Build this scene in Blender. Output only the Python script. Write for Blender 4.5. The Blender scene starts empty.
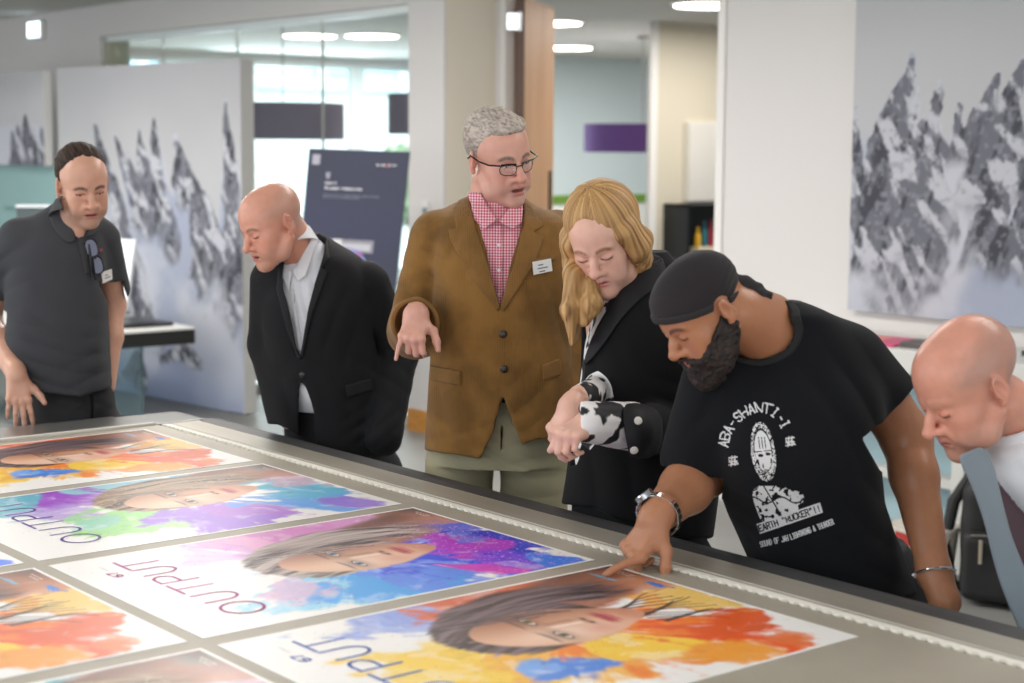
import bpy, bmesh, math
import numpy as np
from mathutils import Vector, Matrix, Quaternion
from mathutils.bvhtree import BVHTree
C = bpy.context.scene.collection
from concurrent.futures import ThreadPoolExecutor
POOL = ThreadPoolExecutor(4)
Q = 1.0
rng = np.random.default_rng(7)
pi = math.pi

# ------------------------------------------------------------------ camera model (1024x683)
F, PIT, ROL, YAW, CZ, TZ = 1674.28, .1155, .0065, 2.4592, 1.684, .9
def v3(*a): return np.array(a, float)
fwW = v3(math.cos(YAW)*math.cos(PIT), math.sin(YAW)*math.cos(PIT), -math.sin(PIT))
_r = v3(math.sin(YAW), -math.cos(YAW), 0); _u = np.cross(_r, fwW)
riW = math.cos(ROL)*_r + math.sin(ROL)*_u
upW = -math.sin(ROL)*_r + math.cos(ROL)*_u
ROTZ = YAW - pi/2                      # people frame ("V": x right, y away, z up) -> room frame
Rz = np.array([[math.cos(ROTZ), -math.sin(ROTZ), 0], [math.sin(ROTZ), math.cos(ROTZ), 0], [0, 0, 1]])
fwV, riV, upV = fwW @ Rz, riW @ Rz, upW @ Rz
CAM = v3(0, 0, CZ)
def ray(x, y): return fwW + riW*(x-512)/F - upW*(y-341.5)/F
def onz(x, y, z=TZ): d = ray(x, y); return CAM + d*((z-CZ)/d[2])
def ony(x, y, Y): d = ray(x, y); return CAM + d*(Y/d[1])
def rayV(x, y): return fwV + riV*(x-512)/F - upV*(y-341.5)/F
def px(x, y, d):                       # point seen at (x,y), d metres ahead of the camera, people frame
    r = rayV(x, y); return CAM + r*(d/r[1])
def V2W(p): return Rz @ np.asarray(p, float)
def W2V(p): return Rz.T @ np.asarray(p, float)

# ------------------------------------------------------------------ materials
def lin(c):
    if isinstance(c, str):
        c = [int(c[i:i+2], 16)/255 for i in (0, 2, 4)]
    return tuple(((x/12.92) if x <= .04045 else ((x+.055)/1.055)**2.4) for x in c)
MATS = {}
PAL = {'rubber': (('3a3a3b', .55), {}), 'steel': (('c4c8cc', .22), dict(metal=1)), 'steel_dark': (('777774', .3), dict(metal=.8)), 'button_dark': (('222225', .3), {}), 'trim_white': (('e4e2de', .5), {}),
       'cupboard_white': (('d8d5ce', .5), {}), 'facade_white': (('e8eeee', .7), {}), 'screen_white': (('e9edf0', .3), {}), 'frame_white': (('e6eeee', .4), {}), 'suit_trousers': (('141518', .8), {}), 'jeans_black': (('17171a', .8), dict(bump=(300, .25, 3))),
       'shirt_white': (('e9ebf0', .7), dict(spec=.3, bump=(350, .08, 2))), 'hair_matt': (('3a2e28', .7), dict(attr=True, spec=.2, bump=(90, .25, 3)))}
def mat(name, col='808080', rough=.5, metal=0, spec=.5, attr=False, bump=None, mix=None, emit=None, alpha=1, trans=0, sss=0, sheen=0, coat=0, aniso=0, wave=None):
    """col srgb hex; bump=(scale,strength,detail[,stretch xyz]); mix=(hex2,scale,detail,lo,hi[,stretch])"""
    if name in MATS: return MATS[name]
    if not col: a, k = PAL[name]; return mat(name, *a, **k)
    m = bpy.data.materials.new(name); m.use_nodes = True; nt = m.node_tree; N = nt.nodes; L = nt.links
    b = N['Principled BSDF']; c = lin(col)+(1,)
    b.inputs['Base Color'].default_value = c; b.inputs['Roughness'].default_value = rough
    b.inputs['Metallic'].default_value = metal; b.inputs['Specular IOR Level'].default_value = spec
    if sss:
        b.inputs['Subsurface Weight'].default_value = sss; b.inputs['Subsurface Radius'].default_value = (1, .35, .2); b.inputs['Subsurface Scale'].default_value = .008
    if sheen: b.inputs['Sheen Weight'].default_value = sheen; b.inputs['Sheen Roughness'].default_value = .5
    if coat: b.inputs['Coat Weight'].default_value = coat; b.inputs['Coat Roughness'].default_value = .1
    if trans: b.inputs['Transmission Weight'].default_value = trans; b.inputs['IOR'].default_value = 1.1
    if alpha < 1: b.inputs['Alpha'].default_value = alpha
    if emit:
        b.inputs['Emission Color'].default_value = lin(emit[0])+(1,); b.inputs['Emission Strength'].default_value = emit[1]
    def noise(scale, detail, stretch=None, rough_=.55):
        tc = N.new('ShaderNodeTexCoord'); mp = N.new('ShaderNodeMapping'); n = N.new('ShaderNodeTexNoise')
        if stretch: mp.inputs['Scale'].default_value = stretch
        L.new(tc.outputs['Object'], mp.inputs['Vector']); L.new(mp.outputs[0], n.inputs['Vector'])
        n.inputs['Scale'].default_value = scale; n.inputs['Detail'].default_value = detail; n.inputs['Roughness'].default_value = rough_
        return n
    src = None
    if attr:
        a = N.new('ShaderNodeAttribute'); a.attribute_name = 'Col'; src = a.outputs['Color']
    if mix:
        n = noise(mix[1], mix[2], mix[5] if len(mix) > 5 else None)
        rp = N.new('ShaderNodeMapRange'); rp.inputs[1].default_value = mix[3]; rp.inputs[2].default_value = mix[4]
        L.new(n.outputs['Fac'], rp.inputs[0])
        mx = N.new('ShaderNodeMix'); mx.data_type = 'RGBA'
        if src: L.new(src, mx.inputs[6])
        else: mx.inputs[6].default_value = c
        mx.inputs[7].default_value = lin(mix[0])+(1,); L.new(rp.outputs[0], mx.inputs[0]); src = mx.outputs[2]
    if src: L.new(src, b.inputs['Base Color'])
    if wave:                                          # (scale, strength, axis): ribs
        tc = N.new('ShaderNodeTexCoord'); w = N.new('ShaderNodeTexWave'); w.wave_type = 'BANDS'; w.bands_direction = wave[2]
        w.inputs['Scale'].default_value = wave[0]; w.inputs['Distortion'].default_value = .6
        L.new(tc.outputs['Object'], w.inputs['Vector'])
        bp = N.new('ShaderNodeBump'); bp.inputs['Strength'].default_value = wave[1]; bp.inputs['Distance'].default_value = .002
        L.new(w.outputs['Fac'], bp.inputs['Height']); L.new(bp.outputs[0], b.inputs['Normal'])
    if bump:
        n = noise(bump[0], bump[2], bump[3] if len(bump) > 3 else None)
        bp = N.new('ShaderNodeBump'); bp.inputs['Strength'].default_value = bump[1]; bp.inputs['Distance'].default_value = .004
        L.new(n.outputs['Fac'], bp.inputs['Height'])
        if wave: L.new(b.inputs['Normal'].links[0].from_socket, bp.inputs['Normal'])
        L.new(bp.outputs[0], b.inputs['Normal'])
    MATS[name] = m
    return m

# ------------------------------------------------------------------ objects
def link(o, parent=None):
    C.objects.link(o)
    if parent is not None: o.parent = parent
    return o
def tag(o, label=None, cat=None, group=None, kind=None):
    if label: o['label'] = label
    if cat: o['category'] = cat
    if group: o['group'] = group
    if kind: o['kind'] = kind
    return o
def meshobj(name, V, Fc, m, parent=None, smooth=True, loc=None, rotz=0, cols=None):
    """V (n,3), Fc (m,4) or (m,3) arrays or a list of faces"""
    me = bpy.data.meshes.new(name); V = np.asarray(V, np.float32)
    if isinstance(Fc, np.ndarray) and len(Fc):
        k = Fc.shape[1]; n = len(Fc)
        me.vertices.add(len(V)); me.vertices.foreach_set('co', V.ravel())
        me.loops.add(n*k); me.loops.foreach_set('vertex_index', Fc.astype(np.int32).ravel())
        me.polygons.add(n); me.polygons.foreach_set('loop_start', np.arange(0, n*k, k, dtype=np.int32))
        me.polygons.foreach_set('loop_total', np.full(n, k, np.int32))
        me.update(calc_edges=True); me.validate()
    else: me.from_pydata([tuple(map(float, v)) for v in V], [], [tuple(int(i) for i in f) for f in Fc])
    if smooth: me.polygons.foreach_set('use_smooth', np.ones(len(me.polygons), bool))
    if cols is not None:
        a = me.color_attributes.new('Col', 'FLOAT_COLOR', 'POINT')
        a.data.foreach_set('color', np.concatenate([cols, np.ones((len(cols), 1))], 1).astype(np.float32).ravel())
    me.materials.append(m)
    o = bpy.data.objects.new(name, me); link(o, parent)
    if loc is not None: o.location = loc
    o.rotation_euler.z = rotz
    return o
class MB:
    """collects simple solids and links them as one mesh object"""
    def __init__(s): s.v = []; s.f = []
    def add(s, V, Fc):
        n = len(s.v); s.v += [tuple(map(float, p)) for p in V]; s.f += [tuple(i+n for i in f) for f in Fc]; return s
    def box(s, a, b, bev=0):
        a = np.array(a, float); b = np.array(b, float); a, b = np.minimum(a, b), np.maximum(a, b)
        bm = bmesh.new(); bmesh.ops.create_cube(bm, size=1)
        for v in bm.verts: v.co = Vector(((a+b)/2 + np.array(v.co)*(b-a)))
        if bev > 0: bmesh.ops.bevel(bm, geom=bm.edges[:], offset=min(bev, .45*min(b-a)), segments=2, affect='EDGES', profile=.5)
        bm.verts.index_update()
        s.add([v.co for v in bm.verts], [[v.index for v in f.verts] for f in bm.faces]); bm.free(); return s
    def obox(s, c, ax, half, bev=0):                   # oriented box: ax rows are unit axes
        n = len(s.v); h = np.array(half, float); s.box(-h, h, bev); ax = np.array(ax, float); c = np.array(c, float)
        for i in range(n, len(s.v)): s.v[i] = tuple(c + np.array(s.v[i]) @ ax)
        return s
    def tube(s, pts, r, n=10, closed=False, cap=True):
        pts = [np.array(p, float) for p in pts]; m = len(pts); r = [r]*m if np.isscalar(r) else list(r)
        rings = []; up = None; base = len(s.v)
        for i in range(m):
            if closed: t = pts[(i+1) % m]-pts[i-1]
            else: t = pts[min(i+1, m-1)]-pts[max(i-1, 0)]
            t = t/(np.linalg.norm(t)+1e-12)
            if up is None:
                up = np.cross(t, [0, 0, 1.]); 
                if np.linalg.norm(up) < .1: up = np.cross(t, [1., 0, 0])
            up = up - t*np.dot(up, t); up /= np.linalg.norm(up)+1e-12; sd = np.cross(t, up)
            for k in range(n):
                a = 2*pi*k/n; s.v.append(tuple(pts[i]+r[i]*(up*math.cos(a)+sd*math.sin(a))))
        for i in range(m if closed else m-1):
            j = (i+1) % m
            for k in range(n):
                k2 = (k+1) % n; s.f.append((base+i*n+k, base+i*n+k2, base+j*n+k2, base+j*n+k))
        if not closed and cap:
            s.f.append(tuple(base+k for k in range(n))[::-1]); s.f.append(tuple(base+(m-1)*n+k for k in range(n)))
        return s
    def cyl(s, a, b, r, n=24, r2=None): return s.tube([a, b], [r, r if r2 is None else r2], n)
    def lathe(s, c, prof, n=32):                       # prof [(r,z)]
        base = len(s.v); c = np.array(c, float)
        for r, z in prof:
            for k in range(n): s.v.append((c[0]+r*math.cos(2*pi*k/n), c[1]+r*math.sin(2*pi*k/n), c[2]+z))
        for i in range(len(prof)-1):
            for k in range(n):
                k2 = (k+1) % n; s.f.append((base+i*n+k, base+i*n+k2, base+(i+1)*n+k2, base+(i+1)*n+k))
        s.f.append(tuple(base+k for k in range(n))[::-1]); s.f.append(tuple(base+(len(prof)-1)*n+k for k in range(n)))
        return s
    def prism(s, poly, o, ux, uy, h):                  # polygon in the plane (o,ux,uy), extruded along ux x uy by h
        o, ux, uy = map(lambda q: np.array(q, float), (o, ux, uy)); n = np.cross(ux, uy); n /= np.linalg.norm(n)
        P = [o+ux*a+uy*b for a, b in poly]; k = len(P)
        return s.add(P+[p+n*h for p in P], [tuple(range(k))[::-1], tuple(range(k, 2*k))]+[(i, (i+1) % k, (i+1) % k+k, i+k) for i in range(k)])
    def build(s, name, m, parent=None, smooth=False, loc=None, rotz=0):
        V = np.array(s.v)
        if loc is not None and rotz == 0: V = V-np.array(loc)
        o = meshobj(name, V, s.f, m, parent, smooth, loc, rotz)
        if smooth:
            md = o.modifiers.new('edges', 'EDGE_SPLIT'); md.split_angle = .6
        return o
def empty(name, loc, rotz=0, label=None, cat=None, group=None):
    o = bpy.data.objects.new(name, None); link(o); o.location = loc; o.rotation_euler.z = rotz
    return tag(o, label, cat, group)

# ------------------------------------------------------------------ noise
_NT = np.random.default_rng(11).random(64**3).astype(np.float32)*2-1
def vnoise(P):
    P = np.asarray(P, np.float32); fl = np.floor(P); f = P-fl; f = f*f*(3-2*f); i = fl.astype(np.int32)
    x0 = i[..., 0] & 63; y0 = i[..., 1] & 63; z0 = i[..., 2] & 63; x1 = (x0+1) & 63; y1 = (y0+1) & 63; z1 = (z0+1) & 63
    x0 = x0 << 12; x1 = x1 << 12; y0 = y0 << 6; y1 = y1 << 6; fx = f[..., 0]; fy = f[..., 1]; fz = f[..., 2]
    def L(a, b): p = _NT[a+z0]; p = p+(_NT[a+z1]-p)*fz; return p
    a = L(x0+y0, 0); c = L(x0+y1, 0); a = a+(c-a)*fy; b = L(x1+y0, 0); c = L(x1+y1, 0); b = b+(c-b)*fy
    return (a+(b-a)*fx).astype(np.float64)
def fbm(P, o=3):
    s = 0; a = 1; t = 0
    for k in range(o): s = s+a*vnoise(P*(2.03**k)+k*17.3); t += a; a *= .5
    return s/t
def fbm2(x, y, o=4, z=0): return fbm(np.stack([x, y, np.full_like(x, z)], -1), o)
def sst(a, b, x): t = np.clip((x-a)/(b-a+1e-9), 0, 1); return t*t*(3-2*t)

# ------------------------------------------------------------------ signed distance modelling
def nrm(v): v = np.asarray(v, float); return v/(np.linalg.norm(v)+1e-12)
def smin(a, b, k):
    if k <= 0: return np.minimum(a, b)
    h = np.maximum(k-np.abs(a-b), 0)/k; return np.minimum(a, b)-h*h*k*.25
class Sdf:
    def __init__(s): s.ops = []; s.lo = np.full(3, 1e9); s.hi = -s.lo; s.fr = None; s.k = .01
    def frame(s, O=None, R=None, sc=1.0): s.fr = None if O is None else (np.array(O, float), np.array(R, float), sc)
    def _w(s, fn, cs):
        """wrap fn with the current frame; cs: [(centre, radius)] bounds in frame coordinates"""
        fr = s.fr
        if fr is None:
            for c, r in cs: s.lo = np.minimum(s.lo, np.array(c)-r); s.hi = np.maximum(s.hi, np.array(c)+r)
            return fn
        O, R, sc = fr
        for c, r in cs:
            c = O+(np.array(c, float)*sc) @ R.T; s.lo = np.minimum(s.lo, c-r*sc); s.hi = np.maximum(s.hi, c+r*sc)
        return lambda P: fn(((P-O) @ R)/sc)*sc
    def op(s, kind, fn, k, cs=()):
        if kind != 'u': cs = ()
        s.ops.append((kind, s._w(fn, cs), s.k if k is None else k)); return s
    # primitives -------------------------------------------------
    def cone(s, a, b, r1, r2=None, k=None, op='u'):
        a = np.array(a, float); b = np.array(b, float); r2 = r1 if r2 is None else r2; ba = b-a; bb = ba @ ba+1e-12
        def fn(P):
            pa = P-a; h = np.clip((pa @ ba)/bb, 0, 1); return np.linalg.norm(pa-h[..., None]*ba, axis=-1)-(r1+(r2-r1)*h)
        return s.op(op, fn, k, [(a, r1), (b, r2)])
    def chain(s, pts, rs, k=None, op='u'):
        for i in range(len(pts)-1): s.cone(pts[i], pts[i+1], rs[i], rs[i+1], k, op)
        return s
    def ell(s, c, r, k=None, op='u', R=None):
        c = np.array(c, float); r = np.array(r, float)
        def fn(P):
            q = P-c
            if R is not None: q = q @ R
            k0 = np.linalg.norm(q/r, axis=-1); k1 = np.linalg.norm(q/(r*r), axis=-1)+1e-9
            return np.where(k0 < 1e-3, -r.min(), k0*(k0-1)/k1)
        return s.op(op, fn, k, [(c, r.max())])
    def box(s, c, h, rd=.004, k=None, op='u', R=None):
        c = np.array(c, float); h = np.array(h, float)
        def fn(P):
            q = P-c
            if R is not None: q = q @ R
            q = np.abs(q)-h+rd
            return np.linalg.norm(np.maximum(q, 0), axis=-1)+np.minimum(q.max(-1), 0)-rd
        return s.op(op, fn, k, [(c, np.linalg.norm(h))])
    def half(s, p, n, k=0, op='c'):                    # cut away the side n points to
        p = np.array(p, float); n = nrm(n)
        if op == 'cx': return s.op('c', lambda P: np.minimum((P-p) @ n, .06-np.linalg.norm(P-p, axis=-1)), k)
        return s.op(op, lambda P: (P-p) @ n, k)
    def disp(s, fn): s.ops.append(('d', s._w(fn, ()), 0)); return s
    def fn(s, f, cs=(), k=None, op='u'): return s.op(op, f, k, cs)
    def loft(s, kn, k=None, op='u', n=2.2, sub=6, zcap=None):
        """kn: rows (z, xc, yc, a, b)"""
        kn = np.array(sorted(kn, key=lambda q: q[0]), float); z = kn[:, 0]
        zz = np.linspace(z[0], z[-1], len(z)*sub); cols = []
        for c in range(1, 5):                          # smooth (Catmull-Rom style) interpolation of the sections
            y = kn[:, c]; m = np.gradient(y, z); i = np.clip(np.searchsorted(z, zz)-1, 0, len(z)-2)
            h = z[i+1]-z[i]; t = (zz-z[i])/h
            cols.append((2*t**3-3*t**2+1)*y[i]+(t**3-2*t**2+t)*h*m[i]+(-2*t**3+3*t**2)*y[i+1]+(t**3-t**2)*h*m[i+1])
        def fn(P):
            Z = P[..., 2]; xc, yc, a, b = [np.interp(Z, zz, c) for c in cols]
            u = np.abs(P[..., 0]-xc)/a; v = np.abs(P[..., 1]-yc)/b
            k0 = (u**n+v**n)**(1/n)
            g = np.sqrt((u/a)**2+(v/b)**2)/np.maximum(np.sqrt(u*u+v*v), 1e-6)
            d = (k0-1)/np.maximum(g, 1e-3)
            d = np.where(k0 < .05, -np.minimum(a, b), d)*.9
            return np.maximum(d, np.maximum(z[0]-Z, Z-z[-1]))
        r = float(max(kn[:, 3].max(), kn[:, 4].max()))
        return s.op(op, fn, k, [((q[1], q[2], q[0]), r) for q in kn])
    # evaluation --------------------------------------------------
    def __call__(s, P):
        D = np.full(P.shape[:-1], 10.0)
        for kind, fn, k in s.ops:
            d = fn(P)
            if kind == 'u': D = smin(D, d, k)
            elif kind == 's': D = -smin(-D, d, k)
            elif kind == 'c': D = -smin(-D, -d, k)
            else: D = D+d
        return D
    def mesh(s, h, margin=.012, extra=.0):
        h = h*Q
        B = 8; lo = s.lo-margin-h*2; n = np.ceil((s.hi+margin+h*2-lo)/(h*B)).astype(int)
        cx = [lo[i]+h*B*(np.arange(n[i])+.5) for i in range(3)]
        G = np.stack(np.meshgrid(*cx, indexing='ij'), -1).reshape(-1, 3); Rb = h*B*.5*math.sqrt(3)+h
        Dc = np.full(len(G), 10.0); prim = []
        for kind, fn, k in s.ops:
            d = fn(G); prim.append(d)
            if kind == 'u': Dc = smin(Dc, d, k)
            elif kind == 's': Dc = -smin(-Dc, d, k)
            elif kind == 'c': Dc = -smin(-Dc, -d, k)
        act = np.abs(Dc) < Rb*1.25+margin
        ai = np.nonzero(act)[0]; A = G[ai]; DcA = Dc[ai]
        off = (np.arange(B+1)-B/2)*h
        o3 = np.stack(np.meshgrid(off, off, off, indexing='ij'), -1).reshape(-1, 3)
        D = np.full((len(A), len(o3)), 10.0)
        ops = [(kind, fn, k, dc[ai]) for (kind, fn, k), dc in zip(s.ops, prim)]; q = 2.4*Rb+margin
        def work(c0):
            c1 = min(c0+24, len(A)); DD = D[c0:c1]; near = np.minimum(np.abs(DcA[c0:c1]), Rb)
            for kind, fn, k, dall in ops:
                dA = dall[c0:c1]
                m = dA < near+q+k if kind == 'u' else dA < q+k if kind == 's' else dA > -(q+k) if kind == 'c' else np.ones(c1-c0, bool)
                if not m.any(): continue
                d = fn(A[c0:c1][m][:, None, :]+o3[None]); S = DD[m]
                if kind == 'u': S = smin(S, d, k)
                elif kind == 's': S = -smin(-S, d, k)
                elif kind == 'c': S = -smin(-S, -d, k)
                else: S = S+d
                DD[m] = S
        list(POOL.map(work, range(0, len(A), 24)))
        N = n*B+1
        F_ = np.empty(n, np.float32); F_[...] = Dc.reshape(n)
        full = np.repeat(np.repeat(np.repeat(F_, B, 0), B, 1), B, 2)
        full = np.where(full < 0, -1e3, 1e3).astype(np.float32)
        full = np.pad(full, ((0, 1),)*3, mode='edge')
        b3 = np.stack(np.unravel_index(ai, n), -1)*B
        ar = np.arange(B+1)
        I = (b3[:, 0, None, None, None]+ar[None, :, None, None]); J = (b3[:, 1, None, None, None]+ar[None, None, :, None]); K = (b3[:, 2, None, None, None]+ar[None, None, None, :])
        full[I, J, K] = D.reshape(-1, B+1, B+1, B+1)
        return nets(full, lo, h)
def nets(Fd, lo, h):
    S = Fd < 0; n = np.array(Fd.shape)
    cnt = np.zeros(n-1, np.int8)
    for dx in (0, 1):
        for dy in (0, 1):
            for dz in (0, 1): cnt += S[dx:n[0]-1+dx, dy:n[1]-1+dy, dz:n[2]-1+dz]
    cells = np.argwhere((cnt > 0) & (cnt < 8)); idx = np.full(n-1, -1, np.int32)
    idx[cells[:, 0], cells[:, 1], cells[:, 2]] = np.arange(len(cells))
    cor = np.array([(a, b, c) for a in (0, 1) for b in (0, 1) for c in (0, 1)])
    val = np.clip(np.stack([Fd[cells[:, 0]+c[0], cells[:, 1]+c[1], cells[:, 2]+c[2]] for c in cor], 1), -2*h, 2*h)
    acc = np.zeros((len(cells), 3)); num = np.zeros(len(cells))
    for a in range(8):
        for b in range(a+1, 8):
            if np.abs(cor[a]-cor[b]).sum() != 1: continue
            m = (val[:, a] < 0) != (val[:, b] < 0); t = np.where(m, val[:, a]/(val[:, a]-val[:, b]+1e-12), 0)
            p = cor[a]+(cor[b]-cor[a])*t[:, None]; acc += np.where(m[:, None], p, 0); num += m
    V = lo+(cells+acc/np.maximum(num, 1)[:, None])*h
    faces = []
    for ax in range(3):
        u, v = [(1, 2), (2, 0), (0, 1)][ax]
        sl0 = [slice(None)]*3; sl1 = [slice(None)]*3; sl0[ax] = slice(0, -1); sl1[ax] = slice(1, None)
        E = S[tuple(sl0)] != S[tuple(sl1)]; e = np.argwhere(E)
        ok = (e[:, u] > 0) & (e[:, v] > 0) & (e[:, u] < n[u]-1) & (e[:, v] < n[v]-1); e = e[ok]
        def g(du, dv): q = e.copy(); q[:, u] -= du; q[:, v] -= dv; return idx[q[:, 0], q[:, 1], q[:, 2]]
        Q = np.stack([g(1, 1), g(0, 1), g(0, 0), g(1, 0)], 1)
        ins = S[e[:, 0], e[:, 1], e[:, 2]]; Q[~ins] = Q[~ins][:, ::-1]; faces.append(Q)
    Fc = np.concatenate(faces); Fc = Fc[(Fc >= 0).all(1)]
    return V, Fc
def islands_ok(V, Fc, keep=.02):
    """drop small floating bits"""
    n = len(V); lab = np.arange(n)
    for _ in range(200):
        m = lab[Fc].min(1); new = lab.copy()
        for c in range(Fc.shape[1]): np.minimum.at(new, Fc[:, c], m)
        new = new[new]
        if (new == lab).all(): break
        lab = new
    u, inv, ct = np.unique(lab, return_inverse=True, return_counts=True)
    good = ct[inv] > keep*n; f = Fc[good[Fc].all(1)]; mp = np.cumsum(good)-1
    return V[good], mp[f]
# ------------------------------------------------------------------ people: shared shapes
def headR(yaw, pitch, roll=0):
    """columns: person's right, forward, up; yaw>0 turns the face towards +x, pitch>0 looks down"""
    y, p, r = map(math.radians, (yaw, pitch, roll))
    f = v3(math.sin(y)*math.cos(p), -math.cos(y)*math.cos(p), -math.sin(p))
    u = nrm(v3(0, 0, 1)-f*f[2]); x = np.cross(f, u)
    u2 = u*math.cos(r)+x*math.sin(r)*(-1 if True else 1); x2 = np.cross(f, u2)
    return np.stack([x2, f, u2], 1)
def add_head(S, O, R, sc, h):
    """h: face proportions"""
    g = lambda k, d: h.get(k, d)
    S.frame(O, R, sc); w = g('w', 1.0); jw = g('jw', 1.0)
    S.k = .02
    S.ell((0, -.022, .038), (.076*w, .095, .082), .02)
    S.ell((0, .03, .030), (.064*w, .06, .066+g('fore', 0)), .03)
    S.ell((0, .03, -.032), (.058*w, .058, .068), .03)
    for s in (-1, 1):
        S.cone((s*.058*jw*w, -.006, -.052), (s*.046*jw, .028, -.084), .017, .018, .022)
        S.cone((s*.046*jw, .028, -.084), (s*.012*jw, .076, -.103), .018, .015, .022)
        S.ell((s*.042*w, .054, -.028), (.021, .024, .022+g('cheek', 0)), .02)
        S.ell((s*.038, .064, -.062), (.02, .022, .024), .02)
    S.ell((0, .078, -.103), (.019, .017, .016+g('chin', 0)), .015)
    S.ell((0, .072, -.066), (.03, .024, .03), .015)
    S.cone((0, .03, -.08), (0, .055, -.095), .03, .02, .03)
    for s in (-1, 1): S.ell((s*.033, .099, -.004), (.019, .017, .0115), .014, 's')
    S.ell((0, .105, .004), (.03, .01, .006), .012, 's')
    for s in (-1, 1):
        S.cone((s*.015, .083, .0165), (s*.042, .07, .0185), .0085+g('brow', 0), .0065, .012)
        S.ell((s*.0315, .0735, -.003), (.0165, .0145, .0125), .005)
        o = g('eye', 0)
        if o > 0: S.ell((s*.0315, .09, -.0035), (.0125, .012, o), .002, 's')
        S.cone((s*.02, .083, -.0155), (s*.043, .072, -.0165), .0045, .003, .008)
    nl = g('nose', 1.0)
    S.cone((0, .086, .008), (0, .1, -.015), .0065, .0085, .008)
    S.cone((0, .1, -.015), (0, .094+.017*nl, -.032), .0085, .0118, .008)
    S.ell((0, .094+.016*nl, -.0345), (.0125, .0115, .0105), .006)
    for s in (-1, 1):
        S.ell((s*.0135, .096, -.0375), (.0085, .0115, .0085), .006)
        S.ell((s*.0068, .104, -.0455), (.0038, .005, .0045), .003, 's')
        S.cone((s*.019, .091, -.04), (s*.03, .08, -.062), .004, .0035, .012)
    mo = g('mouth', 0)
    S.cone((-.02, .0865, -.0655), (0, .0955, -.062), .0042, .0058, .006); S.cone((.02, .0865, -.0655), (0, .0955, -.062), .0042, .0058, .006)
    S.cone((-.014, .089, -.0735-mo), (.014, .089, -.0735-mo), .0062, .0062, .006)
    S.ell((0, .096, -.0675-mo*.5), (.0215, .012, .0018+mo*.55), .002, 's')
    S.ell((0, .099, -.053), (.0028, .004, .007), .003, 's')
    for s in (-1, 1):                                  # ears
        a = math.radians(20)*s
        Re = np.array([[math.cos(a), math.sin(a), 0], [-math.sin(a), math.cos(a), 0], [0, 0, 1.]]) @ np.array([[1, 0, 0], [0, .97, .22], [0, -.22, .97]])
        S.ell((s*.079*w, -.018, -.006), (.0075, .0175, .031), .005, 'u', Re)
        S.ell((s*.0705*w, -.014, -.006), (.0065, .011, .018), .004, 'u', Re); S.ell((s*(.0895 if g('flat', 0) else .0865)*w, -.013, -.002), (.0065, .0105, .019), .004, 's', Re)
        S.ell((s*.079*w, -.006, -.012), (.005, .005, .006), .004, 'u', Re)
        S.ell((s*.078*w, -.012, -.033), (.006, .008, .009), .006, 'u', Re)
    S.frame()
def head_cols(V, O, R, sc, base, h, stub=None, scalp=None, lips='b5706a', brow='5a4638', flush=.5):
    flush *= .55
    """skin colours: lips, brows, lash line, flush of nose, cheeks and ears, stubble"""
    q = ((V-O) @ R)/sc; x, y, z = q.T; ax = np.abs(x)
    c = np.tile(np.array(lin(base)), (len(V), 1)); near = np.linalg.norm(q, axis=1) < .17
    def mixc(c, col, m): m = np.clip(m*near, 0, 1)[:, None]; return c*(1-m)+np.array(lin(col))*m
    nz = fbm(q*60, 3); c *= (1+.07*nz)[:, None]
    red = h.get('red', 'c97a66')
    fl = np.exp(-((ax-.04)**2+(z+.03)**2)/.0006)*(y > .03)*.55+np.exp(-(x**2+(y-.11)**2+(z+.032)**2)/.0003)*.8+(ax > .0765*h.get('w', 1))*(y < .02)*.6
    c = mixc(c, red, fl*flush)
    if stub is not None:
        m = sst(-.035, -.06, z+.5*np.abs(y-.07))*sst(-.03, .01, y)*(1-np.exp(-(x**2+(z+.068)**2)/.00025))*sst(-.13, -.11, z)
        c = mixc(c, stub[0], m*stub[1])
    if scalp is not None:
        m = sst(.0, .035, z-.35*np.maximum(y, 0)+.008*nz)*sst(.075, .03, y+.25*(z-.05)+.01*nz)*(sst(.1, .055, z+.35*y+.012*nz) if scalp[2] else 1)
        m = np.maximum(m, sst(-.03, -.06, y)*sst(-.06, -.03, z)*(sst(.092, .07, z) if scalp[2] else 1))
        c = mixc(c, scalp[0], m*scalp[1]*(.85+.3*nz))
    mo = h.get('mouth', 0)
    lipm = np.maximum(np.exp(-((x/.021)**4+((z+.063+ax*.12)/.0052)**4)), np.exp(-((x/.018)**4+((z+.0735+mo)/.0065)**4)))*(y > .078)
    c = mixc(c, lips, lipm*.85)
    c = mixc(c, '4a2018', np.exp(-((x/.021)**4+((z+.0678+mo*.5)/(.0016+mo*.5))**4))*(y > .07)*.8)
    bz = .0185+.0035*np.sin((ax-.015)/.03*pi)-.1*(ax > .035)*(ax-.035)
    bm_ = np.exp(-((z-bz)/.005)**4)*sst(.009, .015, ax)*sst(.054, .044, ax)*(y > .04)
    c = mixc(c, brow, bm_*h.get('browd', .85)*(.9+.4*fbm(q*v3(500, 100, 200), 2)))
    lz = -.0035-h.get('eye', 0)*.0-.0045*(1-((ax-.0315)/.0165)**2)*(1 if h.get('eye', 0) == 0 else 0)
    ew = (ax > .0165)*(ax < .0465)*(y > .06)
    c = mixc(c, '33221c', np.exp(-((z-lz)/.0022)**2)*ew*(.95 if h.get('eye', 0) == 0 else .0))
    if h.get('eye', 0) > 0: c = mixc(c, '2a1c18', np.exp(-((z+.0035-h["eye"])/.0022)**2)*ew*.9)
    c = mixc(c, red, np.exp(-((ax-.0315)**2/.0003+(z-.006)**2/.00006))*(y > .06)*.25)
    return c
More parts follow.
